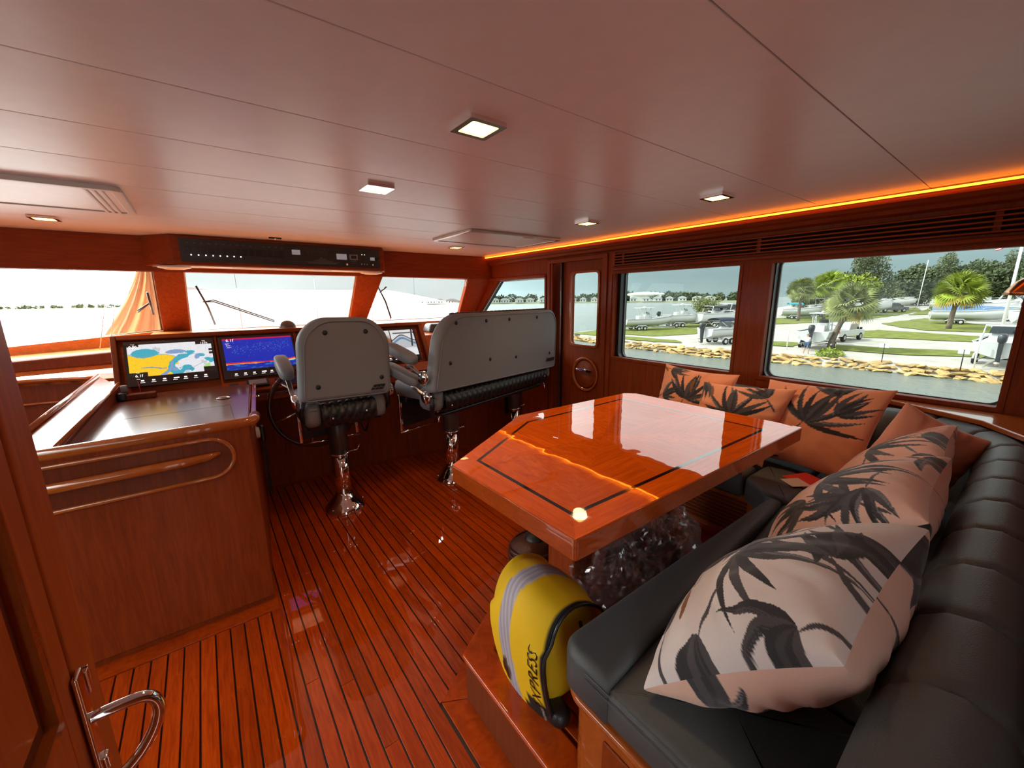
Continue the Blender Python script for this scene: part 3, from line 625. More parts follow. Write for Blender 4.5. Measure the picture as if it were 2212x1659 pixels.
# front rim with rounded section, wide port cap rail, narrow starboard rail
MB().tube([(-.62,2.185,.948),(.085,2.18,.948),(.115,2.19,.948),(.128,2.215,.948),(.14,2.30,.945)],.024,12).build('front_rail',WG,cdk,True,w=True)
MB().prism([(2.205,.905),(2.225,.905),(2.225,.952),(2.205,.952)],-.60,.10,0).build('rail_upstand',WH,cdk,w=True)
MB().prism([(.112,2.24),(.137,2.24),(.245,3.40),(.220,3.40)],.90,.922).build('starboard_rail',WG,cdk,bevel=.006,w=True)
MB().hexa([(-.66,2.19,.925),(-.515,2.19,.925),(-.485,3.50,.955),(-.66,4.15,.955),(-.66,2.19,.962),(-.515,2.19,.962),(-.485,3.50,.985),(-.66,4.15,.975)]).build('port_cap_rail',WG,cdk,bevel=.008,w=True)
MB().tube([(-.512,2.2,.965),(-.490,3.2,.982),(-.482,3.50,1.00)],.009,8).build('rail_bead',WG,cdk,True,w=True)
MB().tube([(-.655,2.2,.970),(-.655,3.2,.982),(-.66,4.1,.985)],.013,8).build('rail_bead',WG,cdk,True,w=True)
MB().hexa([(-.520,2.2,.90),(-.500,2.2,.90),(-.478,3.52,.90),(-.498,3.52,.90),(-.520,2.2,.94),(-.500,2.2,.94),(-.478,3.52,.985),(-.498,3.52,.985)]).build('port_upstand',WY,cdk,w=True)
# stadium shaped recess with the grab rail on the aft face
def stad(x0,x1,z0,z1,n=14):
    P=[(x0,z0)]; r=(z1-z0)/2; c=x1-r
    for i in range(n+1):
        a=-PI/2+PI*i/n; P.append((c+r*math.cos(a),(z0+z1)/2+r*math.sin(a)))
    P.append((x0,z1)); return P
P=stad(-.62,.03,.722,.902); c=[(x,2.164,z) for x,z in P]
MB().prism(P,2.1655,2.1665,1).build('recess_panel',WD,cdk,w=True)
MB().tube(c,.009,8).build('recess_moulding',WG,cdk,True,w=True)
MB().tube([(-.62,2.150,.822),(-.15,2.148,.822),(-.06,2.152,.826),(-.02,2.166,.83)],[.020,.020,.016,.008],12).build('grab_rail',WG,cdk,True,w=True)
# pen holder with small block on the desk
r=root('wooden_rest','small dark wooden rest with a thin antenna in the back corner of the chart desk','holder',(-.41,3.36,.911)); MB().box(-.03,.11,-.035,.03,0,.035).build('block',WD,r,bevel=.006); MB().box(-.07,-.025,-.04,.04,0,.05).build('clip',BLK,r,bevel=.008); tube('antenna',[(.04,0,.03),(.035,0,.11)],.0015,RED,r); box('grey_cube',(-.05,-.02,.0,.03,.05,.09),GREYP,r,.003)
# ------------------------------------------------------------------ STAIRWELL on the port side
sw=root('stair_surround','curved dark wooden stairwell surround left of the chart desk','staircase',(-1.2,3.3,0)); sw['kind']='structure'; del sw['category']
def arc(z,off=0):
    pts=[]
    for i in range(22):
        t=i/21; x=-.67-1.5*t; y=4.14+.16*math.sin(min(1,t*3.5)*PI/2)-.05*t*t*3+off
        pts.append((x,y,z))
    return pts
A=arc(0); MB().grid([[(x,y,z) for x,y,_ in A] for z in (0,.5,.955)]).build('curved_wall',WD,sw,True,w=True)
for z,r_ in ((.965,.018),(.80,.009),(.64,.009)):
    MB().tube(arc(z,-.012),r_,8).build('curved_moulding',WG,sw,True,w=True)
MB().prism([(x,y) for x,y,_ in arc(0)]+[(-2.2,4.45),(-.55,4.45),(-.55,4.10)],.93,.955).build('side_deck',WG,sw,w=True)
box('well_side',(-.70,-.66,2.2,4.2,0,.955),WD,sw,w=True)
for k in range(4): box('stair_tread',(-2.2,-.7,2.3+.4*k,2.7+.4*k,.05,.09-.0*k),TEAKX,sw,.004,w=True)
# ------------------------------------------------------------------ OPEN DOOR in the foreground, left
dr=root('cabin_door','open wooden door edge with raised panel in the left foreground','door',(-.21,.4,0)); dr['kind']='structure'; dr.name='door_3'; del dr['category']
XD=-.19
def yz(y0,y1,z0,z1,x0,x1,name,m,bev=.003): return box(name,(x0,x1,y0,y1,z0,z1),m,dr,bev,w=True)
yz(-.35,.752,0,1.99,XD-.045,XD-.012,'leaf',WDOOR)
yz(.672,.752,0,1.99,XD-.014,XD,'edge_stile',WDOOR,.006); yz(.622,.668,0,1.99,XD-.014,XD-.002,'stile',WDOOR,.003)
yz(-.35,.622,.93,1.03,XD-.014,XD-.002,'mid_rail',WDOOR,.003)
for (a,b,c,d) in ((-.25,.606,1.03,1.90),(-.25,.606,.12,.93)):
    V,F=ring(rrect(a,b,c,d,.003,1),rrect(a+.012,b-.012,c+.012,d-.012,.002,1),XD-.012,XD+.002); ob('panel_moulding',V,F,WG,dr,w=True)
    V,F=ring(rrect(a+.012,b-.012,c+.012,d-.012,.003,1),rrect(a+.036,b-.036,c+.036,d-.036,.002,1),XD-.014,XD-.009); ob('panel_groove',V,F,WD,dr,w=True)
    yz(a+.036,b-.036,c+.036,d-.036,XD-.012,XD-.003,'raised_panel',WDOOR,.006)
MB().box(XD,XD+.006,.653,.678,.86,1.045).build('handle_plate',CHR,dr,bevel=.002,w=True)
MB().box(XD,XD+.007,.684,.694,.998,1.03).box(XD,XD+.006,.697,.701,.998,1.03).build('latch_plate',CHR,dr,bevel=.001,w=True)
hp=[(XD,.665,.975),(XD+.025,.668,.974),(XD+.055,.674,.966),(XD+.066,.676,.945),(XD+.060,.675,.915),(XD+.040,.671,.885),(XD+.016,.667,.868),(XD,.665,.865)]
hh=[]
hq=[np.array(p) for p in [hp[0]]+hp+[hp[-1]]]
for i in range(1,len(hq)-2):
    for t in (0,.25,.5,.75):
        p0,p1,p2,p3=hq[i-1:i+3]; hh.append(tuple(.5*((2*p1)+(p2-p0)*t+(2*p0-5*p1+4*p2-p3)*t*t+(3*p1-p0-3*p2+p3)*t**3)))
hh.append(hp[-1])
MB().tube(hh,.0075,12).build('lever_handle',CHR,dr,True,w=True)
MB().box(XD,XD+.012,.657,.673,.895,.915).build('thumb_turn',CHR,dr,bevel=.003,w=True)
# ------------------------------------------------------------------ HELM CHAIRS
def quilt(x0,x1,yc,zc,ry,rz,nq,a0=-60,a1=200,amp=.008,name='quilted_bolster',parent=None,m=None):
    rows=[]; nu=nq*6; nv=30
    for i in range(nu+1):
        x=x0+(x1-x0)*i/nu; row=[]
        for j in range(nv+1):
            a=math.radians(a0+(a1-a0)*j/nv); s=nq*PI*i/nu; t=4*PI*j/nv
            q=abs(math.sin(s+t))*abs(math.sin(s-t)); k=1+amp/ry*(q**.5)*1.6
            row.append((x,yc+ry*k*math.cos(a)*-1,zc+rz*k*math.sin(a)))
        rows.append(row)
    return MB().grid(rows).build(name,m or LEATHD,parent,True)
def rrpoly(P,r,n=5):
    out=[]; k=len(P)
    for i in range(k):
        p=Vector(P[i]); a=(Vector(P[i-1])-p); b=(Vector(P[(i+1)%k])-p); ra=min(r[i] if isinstance(r,(list,tuple)) else r,a.length*.48,b.length*.48)
        a.normalize(); b.normalize(); q0=p+a*ra; q2=p+b*ra
        for j in range(n+1):
            t=j/n; out.append(tuple(q0*(1-t)**2+p*2*t*(1-t)+q2*t*t))
    return out
def back(P,y,th,parent,name='backrest'):
    """padded shell: rounded slab with soft edges, rear face at y"""
    n=len(P); cx=sum(p[0] for p in P)/n; cz=sum(p[1] for p in P)/n; V=[]; L_=[(0,.045),(.006,.018),(.018,.004),(.035,0),(th-.03,0),(th-.01,.01),(th,.035)]
    for d,ins in L_:
        for p in P:
            v=Vector((p[0]-cx,p[1]-cz)); l=v.length; s=(l-ins)/l; V.append((cx+v.x*s,y+d,cz+v.y*s))
    k=len(L_); F=[(i*n+j,i*n+(j+1)%n,(i+1)*n+(j+1)%n,(i+1)*n+j) for i in range(k-1) for j in range(n)]
    F=[f[::-1] for f in F]
    # inner ring on the rear face
    F.append(tuple(range(n))); F.append(tuple(range((k-1)*n,k*n))[::-1])
    o=ob(name,V,F,GVIN,parent,smooth=True)
    wn=o.modifiers.new('wn','WEIGHTED_NORMAL'); return o
def pedestal(x,y,parent,zt=.72):
    MB().lathe([(.145,0),(.143,.012),(.120,.045),(.085,.082),(.062,.108),(.058,.125)],(x,y,0),36).build('pedestal_base',CHR,parent,True)
    MB().lathe([(.056,.11),(.056,.42)],(x,y,0),24).build('pedestal_column',CHR,parent,True)
    MB().lathe([(.066,.418),(.070,.424),(.066,.432)],(x,y,0),24).build('clamp_ring',CHR,parent,True)
    MB().lathe([(.064,.43),(.064,zt)],(x,y,0),24).build('pedestal_sleeve',mat('gunmetal',(.12,.11,.11),.4,metal=.6),parent,True)
    MB().tube([(x+.06,y-.02,.43),(x+.11,y-.04,.435),(x+.14,y-.01,.46)],.005,6).build('clamp_lever',CHR,parent,True)
    for a in range(5): MB().ell((x+.128*math.cos(a*1.256),y+.128*math.sin(a*1.256),.035),(.008,.008,.006),8,5).build('base_bolt',CHR,parent,True)
def armrest(x,y0,y1,z0,z1,parent,hinge):
    m=MB().ell((0,0,0),(.046,.5*math.hypot(y1-y0,z1-z0),.040),14,12,.55); a=math.atan2(z1-z0,y1-y0)
    m.xf(Matrix.Translation((x,(y0+y1)/2,(z0+z1)/2))@Matrix.Rotation(a,4,'X')); o=m.build('armrest',GVIN,parent,True)
    h=hinge
    MB().hexa([(x-.012,y0+.05,z0-.035),(x+.016,y0+.05,z0-.035),(x+.016,y0+.09,z0-.03),(x-.012,y0+.09,z0-.03),(h[0]-.012,h[1]-.02,h[2]),(h[0]+.016,h[1]-.02,h[2]),(h[0]+.016,h[1]+.02,h[2]),(h[0]-.012,h[1]+.02,h[2])]).build('arm_bracket',STEEL,parent,bevel=.003)
    MB().lathe([(0.001,-.02),(.040,-.018),(.046,-.008),(.046,.012),(.036,.02),(0.001,.022)],h,24,0).build('arm_hinge',CHR,parent,True)
def footrest(x0,x1,y,z0,z1,parent):
    box('footrest_panel',(x0+.035,x1-.035,y-.004,y+.010,z0+.02,z1),DGREY,parent,.003)
    for x in (x0,x1): MB().box(x,x+.022,y-.03,y-.008,z0,z1+.02).box(x+.004,x+.018,y-.045,y-.03,z0+.06,z0+.10).box(x+.004,x+.018,y-.045,y-.03,z1-.08,z1-.04).build('footrest_track',CHR,parent,bevel=.004)
    MB().tube([(x0-.01,y-.035,z0-.01),((x0+x1)/2,y-.045,z0-.004),(x1+.03,y-.035,z0-.01)],.008,8).build('footrest_bar',CHR,parent,True)
# single chair
ch=root('helm_chair','grey padded single helm chair on one chrome pedestal, left of the bench','chair',(.655,2.93,0),0)
pedestal(0,0,ch,.74)
P=rrpoly([(-.262,.895),(.298,.880),(.312,1.27),(.205,1.392),(-.125,1.400),(-.235,1.30)],[.035,.035,.10,.12,.12,.10])
back(P,-.33,.11,ch)
P2=rrpoly([(-.235,.905),(.27,.892),(.275,1.25),(.185,1.372),(-.10,1.378),(-.205,1.28)],[.03,.03,.10,.12,.12,.10])
MB().tube([(x,-.331,z) for x,z in P2],.0035,6,True).build('back_seam',GVIN,ch,True)
for x,z in ((-.085,1.31),(.155,1.305),(-.155,.985),(.235,1.0)):
    MB().lathe([(.001,-.004),(.010,-.003),(.013,.0),(.016,.004)],(x,-.333,z),14,1).build('back_button',LEATHD,ch,True)
MB().prism([(.155,.925),(.235,.922),(.255,.955),(.18,.958)],-.340,-.329,1).build('maker_badge',LEATHD,ch,bevel=.004)
MB().tube([(.165+.008*i,-.342,.938+.007*math.sin(i*2.1)) for i in range(10)],.002,5).build('badge_script',GVIN,ch,True)
quilt(-.15,.19,-.25,.79,.065,.07,7,parent=ch)
for s,x in ((-1,-.19),(1,.22)):
    MB().ell((x,-.20,.80),(.055,.09,.085),14,10,.6).build('seat_side_pad',GVIN,ch,True)
MB().ell((.02,.02,.83),(.27,.27,.075),20,10,.5).build('seat',GVIN,ch,True)
box('seat_pan',(-.22,.25,-.22,.2,.69,.74),BLK,ch,.01)
MB().tube([(-.24,-.30,.90),(-.26,-.27,.82),(-.22,-.22,.72),(-.1,-.18,.705)],.014,8).build('recline_arm',BLK,ch,True)
MB().tube([(.27,-.29,.90),(.30,-.24,.80),(.27,-.2,.72),(.12,-.18,.70)],.014,8).build('recline_arm',BLK,ch,True)
for x,z in ((-.09,.775),(.12,.79)): MB().ell((x,-.325,z),(.008,.006,.008),8,6).build('pad_stud',CHR,ch,True)
armrest(-.275,-.10,.20,1.03,1.12,ch,(-.275,-.20,.885)); armrest(.322,-.12,.10,.98,1.04,ch,(.325,-.2,.885))
footrest(-.21,.19,.27,.47,.72,ch)
# bench
bn=root('helm_bench','wide two-seat grey padded helm bench, turned slightly, right of the single chair','bench',(1.53,2.87,0),math.radians(15))
pedestal(0,0,bn,.74); pedestal(.875,0,bn,.74)
P=rrpoly([(-.455,.865),(1.118,.835),(1.150,1.29),(1.075,1.392),(-.235,1.398),(-.375,1.27)],[.035,.05,.09,.10,.12,.10])
back(P,-.33,.11,bn)
P2=rrpoly([(-.425,.880),(1.09,.850),(1.118,1.27),(1.05,1.368),(-.21,1.375),(-.345,1.25)],[.03,.04,.09,.10,.12,.10])
MB().tube([(x,-.331,z) for x,z in P2],.0035,6,True).build('back_seam',GVIN,bn,True)
for x,z in ((-.215,1.335),(.105,1.335),(.39,1.333),(.79,1.333),(-.285,1.06),(.14,1.035),(.475,1.015),(1.0,.99)):
    MB().lathe([(.001,-.004),(.010,-.003),(.013,.0),(.016,.004)],(x,-.333,z),14,1).build('back_button',LEATHD,bn,True)
MB().prism([(.93,.915),(1.06,.912),(1.09,.945),(.96,.948)],-.340,-.329,1).build('maker_badge',LEATHD,bn,bevel=.004)
m=MB()
for i in range(26): m.ell((-.17+.048*i,-.25,1.392),(.022,.035,.014),8,6)
m.build('quilted_top',LEATHD,bn,True)
quilt(-.335,.99,-.245,.775,.068,.072,24,parent=bn)
MB().ell((-.365,-.20,.80),(.055,.10,.085),14,10,.6).build('seat_side_pad',GVIN,bn,True)
MB().ell((1.03,-.2,.80),(.05,.10,.075),14,10,.6).build('seat_side_pad',GVIN,bn,True)
MB().ell((.34,.02,.83),(.74,.27,.075),24,10,.35).build('seat',GVIN,bn,True)
MB().tube([(-.44,-.30,.83),(-.42,-.26,.70),(-.3,-.24,.675),(.95,-.24,.675),(1.08,-.26,.73)],.018,8).build('seat_frame',BLK,bn,True)
box('seat_pan',(-.3,.98,-.2,.2,.69,.74),BLK,bn,.01)
for x in (0,.875): box('swivel_head',(x-.08,x+.08,-.08,.08,.66,.72),BLK,bn,.012)
for x,z in ((-.28,.75),(.93,.77)): MB().ell((x,-.322,z),(.008,.006,.008),8,6).build('pad_stud',CHR,bn,True)
armrest(-.50,-.22,.10,1.09,1.18,bn,(-.47,-.25,.975)); armrest(-.44,-.16,.22,.92,1.02,bn,(-.44,-.24,.83))
MB().tube([(-.50,-.30,.80),(-.51,-.30,.86),(-.46,-.29,.865)],.008,8).build('arm_lever',CHR,bn,True)
MB().tube([(-.33,-.24,.70),(-.37,-.27,.64)],.006,8).build('height_lever',CHR,bn,True)
MB().tube([(1.02,-.24,.72),(.97,-.30,.64)],.004,8).build('height_lever',CHR,bn,True)
footrest(-.33,.06,.26,.46,.74,bn); footrest(.46,.85,.26,.50,.74,bn)
# ------------------------------------------------------------------ TABLE
tb=root('dining_table','high-gloss varnished wooden dinette table with black inlay line and one cut corner','table',(1.4,1.08,.205))
TO=[(.672,.628),(2.14,.600),(2.128,1.50),(2.07,1.555),(1.25,1.592),(.656,1.242)]
MB().prism(rrpoly(TO,.012,3),.838,.8995).build('edge_band',TEDGE,tb,bevel=.006,seg=3,w=True)
IN=[(.757,.722),(1.972,.700),(1.945,1.464),(1.209,1.469),(.757,1.216)]
def offset(P,d):
    n=len(P); out=[]
    for i in range(n):
        a,b,c=Vector(P[i-1]),Vector(P[i]),Vector(P[(i+1)%n]); e1=(b-a).normalized(); e2=(c-b).normalized()
        n1=Vector((-e1.y,e1.x)); n2=Vector((-e2.y,e2.x)); k=(n1+n2)/(1+n1.dot(n2)); out.append(tuple(b+k*d))
    return out
INo=offset(IN,-.007); INi=offset(IN,.007)
n=5
for i in range(n):
    j=(i+1)%n; MB().prism([INo[i],INo[j],INi[j],INi[i]],.8995,.9008).build('inlay_strip',BLKG,tb,w=True)
TOi=offset(TO,.004)
# mitred border boards between the edge and the inlay
maps=[(0,1,0,1),(1,2,1,2),(3,4,2,3),(4,5,3,4),(5,0,4,0)]
for k,(a,b,c,d) in enumerate(maps):
    Q=[TOi[a],TOi[b],INo[d],INo[c]]
    if k==1: Q=[TOi[1],TOi[2],TOi[3],INo[2],INo[1]]
    MB().prism(Q,.8995,.9006).build('border_board',TAB[[0,1,0,2,1][k]],tb,w=True)
CT=(1.33,1.10); per=[]
for i in range(n):
    a=Vector(INi[i]); b=Vector(INi[(i+1)%n]); m_=max(1,round((b-a).length/.42))
    for t in range(m_): per.append(tuple(a.lerp(b,t/m_)))
for i in range(len(per)):
    MB().prism([CT,per[i],per[(i+1)%len(per)]],.8995,.9006).build('veneer_wedge',TAB[i%3],tb,w=True)
for x in (1.12,1.72):
    MB().prism(rrpoly([(x-.06,1.0),(x+.06,1.0),(x+.06,1.16),(x-.06,1.16)],.02,3),.205,.838).build('table_leg',WV,tb,w=True)
    MB().prism(rrpoly([(x-.10,.95),(x+.10,.95),(x+.10,1.21),(x-.10,1.21)],.03,3),.205,.235).build('leg_plinth',WD,tb,bevel=.006,w=True)
# ------------------------------------------------------------------ SETTEE
st=root('settee','L-shaped dark leather settee with fluted backrest around the table','settee',(1.6,.3,.205))
def rc(x,y,r,a0,a1,n=6): return [(x+r*math.cos(math.radians(a0+(a1-a0)*i/n)),y+r*math.sin(math.radians(a0+(a1-a0)*i/n))) for i in range(n+1)]
base=[(.655,-.20)]+rc(.715,.56,.06,180,90)+[(2.06,.62),(2.16,.72),(2.16,1.66),(2.93,1.66),(2.93,-.20)]
MB().prism(base[::-1],.205,.455).build('base_panel',WG,st,w=True)
cap=[(.640,-.22)]+rc(.712,.575,.072,180,90)+[(2.04,.64),(2.14,.74),(2.14,1.68),(2.94,1.68),(2.94,-.22)]
MB().prism(cap[::-1],.452,.478).build('base_cap',WG,st,bevel=.010,seg=3,w=True)
for i in range(9):
    z=.235+.022*i; box('louvre_slat',(2.150,2.163,.80,1.60,z,z+.012),WD,st,.003,w=True)
MB().box(.648,.656,.05,.50,.23,.42).build('raised_panel',WH,st,bevel=.004,w=True)
def pad(name,P,z0,z1,r=.03,m=LEATH,lay=5):
    """cushion from a plan outline with soft top edge"""
    n=len(P); cx=sum(p[0] for p in P)/n; cy=sum(p[1] for p in P)/n; V=[]; Ls=[(z0,.012),(z0+.015,0)]
    for i in range(lay+1):
        a=PI/2*i/lay; Ls.append((z1-r+r*math.sin(a),r*(1-math.cos(a))))
    Pv=[Vector(p) for p in P]
    for z,ins in Ls:
        Q=offset(P,ins) if ins else P
        V+=[(q[0],q[1],z) for q in Q]
    k=len(Ls); V.append((cx,cy,z1+.008)); F=[(i*n+j,i*n+(j+1)%n,(i+1)*n+(j+1)%n,(i+1)*n+j) for i in range(k-1) for j in range(n)]
    F+= [((k-1)*n+j,(k-1)*n+(j+1)%n,k*n) for j in range(n)]; F.append(tuple(range(n))[::-1])
    return ob(name,V,F,m,st,smooth=True,w=True)
# aft run : long flat seat panels and a raised front bolster
pad('seat_cushion',rrpoly([(.648,.06),(.648,.50),(1.02,.52),(1.02,.06)][::-1],.012,3),.478,.578,.02)
pad('seat_cushion',rrpoly([(1.026,.06),(1.026,.52),(1.55,.55),(1.55,.06)][::-1],.012,3),.478,.578,.02)
pad('seat_cushion',rrpoly([(1.556,.06),(1.556,.55),(2.05,.60),(2.60,.60),(2.60,.06)][::-1],.012,3),.478,.578,.02)
pad('front_bolster',[(.646,.47)]+rc(.70,.600,.055,180,90)+[(1.60,.648),(1.98,.63),(1.98,.575),(1.70,.55),(1.2,.53),(.85,.505),(.70,.485)],.478,.600,.03)if 0 else pad('front_bolster',([(.644,.490)]+rc(.704,.598,.06,180,90)+[(1.30,.652),(1.955,.640),(1.955,.585),(1.50,.560),(1.00,.525)])[::-1],.470,.604,.028)
pad('corner_cushion',rrpoly([(1.965,.56),(1.965,.66),(2.09,.80),(2.34,.80),(2.34,.56)][::-1],.03,3),.470,.602,.03)
pad('front_bolster',rrpoly([(2.095,.81),(2.095,1.20),(2.27,1.20),(2.27,.81)][::-1],.02,3),.470,.600,.03)
pad('front_bolster',rrpoly([(2.095,1.21),(2.095,1.66),(2.27,1.66),(2.27,1.21)][::-1],.02,3),.470,.600,.03)
pad('seat_cushion',rrpoly([(2.275,.62),(2.275,1.66),(2.62,1.66),(2.62,.62)][::-1],.02,3),.478,.578,.02)
MB().tube([(.645,.07,.575),(.6425,.30,.575),(.642,.56,.578)],.0016,5).build('piping',STITCH,st,True,w=True)
MB().tube([(.6425,.07,.560),(.6405,.30,.560),(.6405,.56,.562)],.0012,5).build('stitch_line',STITCH,st,True,w=True)
# fluted back : channels swept along a path with a rolled profile
def bpath(s):
    L1=1.82
    if s<L1: return (.60+s,.0),(1,0)
    R_=.38; La=R_*PI/2
    if s<L1+La:
        a=(s-L1)/R_; return (2.42+R_*math.sin(a),R_-R_*math.cos(a)),(math.cos(a),math.sin(a))
    return (2.80,.38+s-L1-La),(0,1)
prof=[(.075,.575),(.088,.63),(.082,.70),(.086,.77),(.080,.83),(.060,.875),(.025,.905),(-.02,.915),(-.06,.900),(-.09,.86),(-.10,.78),(-.10,.58)]
def channel(s0,s1,name='back_channel'):
    rows=[]; K=18
    for i in range(K+1):
        t=i/K; s=s0+(s1-s0)*t; (x,y),(dx_,dy_)=bpath(s); nx,ny=-dy_,dx_
        q=1-.05*abs(2*t-1)**12
        row=[]
        for d,z in prof:
            dd=-.01+(d+.01)*q; zz=.70+(z-.70)*(q if z>.70 else 1); row.append((x+nx*dd,y+ny*dd,zz))
        rows.append(row)
    return MB().grid([r[::-1] for r in rows]).build(name,LEATH,st,True,w=True)
S=[0.0]; 
while S[-1]<3.6: S.append(S[-1]+(.235 if S[-1]<1.7 else .20))
for a,b in zip(S[:-1],S[1:]): channel(a,b)
# padded end cap
m=MB(); (x,y),_=bpath(0); n_=len(prof); V=[(x-.0,y+d,z) for d,z in prof]+[(x-.018,y+d*.8,.72+(z-.72)*.88) for d,z in prof]
m.add(V,[(i,i+1,n_+i+1,n_+i) for i in range(n_-1)]+[tuple(range(n_,2*n_))]); m.build('back_end_cap',LEATH,st,True,w=True)
MB().tube([(.604,d*.97,.70+(z-.70)*.96) for d,z in prof[:10]],.003,6).build('piping',STITCH,st,True,w=True)
# shelf behind the settee corner
sh=MB().prism([(2.94,-.20),(2.94,.95),(2.90,.45),(2.72,.10),(2.40,-.12),(1.6,-.13),(.6,-.13),(.6,-.95),(2.94,-.95)][::-1],.915,.94).build('corner_shelf',WG,bevel=.006); tag(sh,'varnished wooden shelf filling the corner behind the settee backrest','shelf')
# copper coloured wall lamp at the right edge
lm=root('wall_lamp','copper-shaded wall lamp with a glowing underside at the right edge','lamp',(2.90,.045,1.50))
MB().lathe([(.0,.075),(.03,.07),(.06,.045),(.085,.005),(.09,-.012)],(-.06,0,0),24).build('lamp_shade',mat('copper',(.55,.22,.10),.2,metal=1),lm,True)
MB().lathe([(.001,-.008),(.082,-.009)],(-.06,0,0),24).build('lamp_glow',LED,lm)
MB().tube([(-.04,0,.06),(.02,0,.08),(.05,0,.04)],.008,8).build('lamp_arm',CHR,lm,True)
# ------------------------------------------------------------------ PRINTED CUSHIONS
DK=np.array([.022,.020,.024]); MD=np.array([.065,.058,.062]); LT=np.array([.20,.185,.20]); RUST=np.array([.24,.085,.02])
def leaf(C,U,V,x,y,ang,L_,w,bend,c,c2=None):
    dx=U-x; dy=V-y; ca,sa=math.cos(ang),math.sin(ang); s=(dx*ca+dy*sa)/L_; t=(-dx*sa+dy*ca)/L_-bend*s*s
    ss=np.clip(s,0,1); wid=w/L_*np.sin(PI*ss**.75)**.8+.0
    m=(s>0)&(s<1)&(np.abs(t)<wid); C[m]=c
    if c2 is not None:
        m2=m&(t>wid*.15)&(np.sin(s*23+t*180)>-.6); C[m2]=c2
def plant(C,U,V,x,y,ang,sc,r,n=9,stem=.35):
    leaf(C,U,V,x-stem*sc*math.cos(ang),y-stem*sc*math.sin(ang),ang,stem*sc*1.05,.011,.03,MD)
    for k in range(n):
        a=ang+(k-(n-1)/2)*.36+r.uniform(-.08,.08); L_=sc*r.uniform(.38,.55); c=[DK,MD,DK,MD*.7][k%4]
        leaf(C,U,V,x,y,a,L_,.023+.012*r.random(),r.uniform(.15,.45)*(1 if k>n/2 else -1)*-1,c,[MD,LT,None,DK,None][int(r.integers(5))])
def leafprint(seed,base,n=5):
    r=np.random.default_rng(seed)
    def fn(U,V):
        C=np.ones(U.shape+(3,))*np.array(base); C*= (1+.05*fbm(U,V,6,seed))[...,None]
        spots=[(.5,.5)]+[(r.uniform(0,1),r.uniform(0,1)) for _ in range(n)]
        for i,(x,y) in enumerate(spots):
            plant(C,U,V,x,y,r.uniform(0,2*PI) if i else r.uniform(.9,2.0),.95 if i==0 else .62,r,9 if i==0 else 6)
        for _ in range(3): leaf(C,U,V,r.random(),r.random(),r.uniform(0,6.28),.22,.02,.3,RUST)
        return C
    return fn
def bouquet(base,seed):
    def fn(U,V):
        C=np.ones(U.shape+(3,))*np.array(base); C*= (1+.04*fbm(U,V,6,seed))[...,None]; 
        # drawn flower with curled petals in the lower port part
        for cx,cy,R_ in ((.20,.42,.20),(.30,.25,.17),(.10,.20,.15)):
            d=np.hypot((U-cx),(V-cy)*1.1); a=np.arctan2(V-cy,U-cx); m=d<R_*(1+.12*np.sin(5*a)); C[m]=(.58,.22,.07)
            e_=m&(np.sin(d/R_*16+2*np.sin(2*a))>.72); C[e_]=(.22,.075,.025)
        return C
    return fn
def cushion(label,c,T,fn,fnb=None,N_=104,seed=1,sag=.02,wr=.005,name='throw_pillow',corner=.09):
    """c = bottom-port, top-port, top-stbd, bottom-stbd corners seen from the front"""
    c=[Vector(p) for p in c]; u=np.linspace(-1,1,N_); U,V=np.meshgrid(u,u)
    pin=corner; Uu=U*(1-pin*(1-V*V)*np.abs(U)**2); Vv=V*(1-pin*(1-U*U)*np.abs(V)**2)
    a=(Uu+1)/2; b=(Vv+1)/2
    A=[np.array(p) for p in c]
    P=((1-a)*(1-b))[...,None]*A[0]+((1-a)*b)[...,None]*A[1]+(a*b)[...,None]*A[2]+(a*(1-b))[...,None]*A[3]
    nrm=np.cross(A[3]-A[0],A[1]-A[0]); nrm=nrm/np.linalg.norm(nrm)
    th=T*np.clip((1-U**2),0,1)**.42*np.clip((1-V**2),0,1)**.42
    n1=fbm(U*.5,V*.5,5,seed,4); edge=(1-np.clip(1-np.maximum(abs(U),abs(V)),0,1)); 
    rad=np.sin(np.arctan2(V,U)*17+3*n1)*edge**3*(1-edge**12)
    th1=th*(1+.07*n1)+wr*rad; th2=th*(1-.06*n1)+wr*rad
    P1=P+th1[...,None]*nrm; P2=P-th2[...,None]*nrm
    idx=np.arange(N_*N_).reshape(N_,N_); F=np.stack([idx[:-1,:-1],idx[:-1,1:],idx[1:,1:],idx[1:,:-1]],-1).reshape(-1,4)
    F2=F[:,::-1]+N_*N_
    C1=fn((U+1)/2,(V+1)/2); C2=(fnb or fn)(1-(U+1)/2,(V+1)/2)
    pipe=None
    VV=np.concatenate([P1.reshape(-1,3),P2.reshape(-1,3)]); cc=np.concatenate([C1.reshape(-1,3),C2.reshape(-1,3)]); cc=np.concatenate([cc.clip(0,1),np.ones((len(cc),1))],1)
    o=ob(name,VV.tolist(),np.concatenate([F,F2]).tolist(),CUSH,None,smooth=True,cols=cc)
    return tag(o,label,'pillow',None)
PE=(.86,.34,.17); PE2=(.80,.41,.28); PE3=(.82,.50,.38); GR3=(.78,.70,.66)
cushion('peach leaf-print pillow farthest forward on the settee, under the smaller side window',[(2.45,1.60,.60),(2.62,1.61,1.025),(2.60,1.09,1.02),(2.45,1.13,.60)],.085,leafprint(11,PE),seed=3)
cushion('peach leaf-print pillow standing behind the far corner of the table, in front of another',[(2.28,1.24,.60),(2.50,1.26,.965),(2.49,.745,1.005),(2.27,.79,.60)],.085,leafprint(5,PE),seed=4)
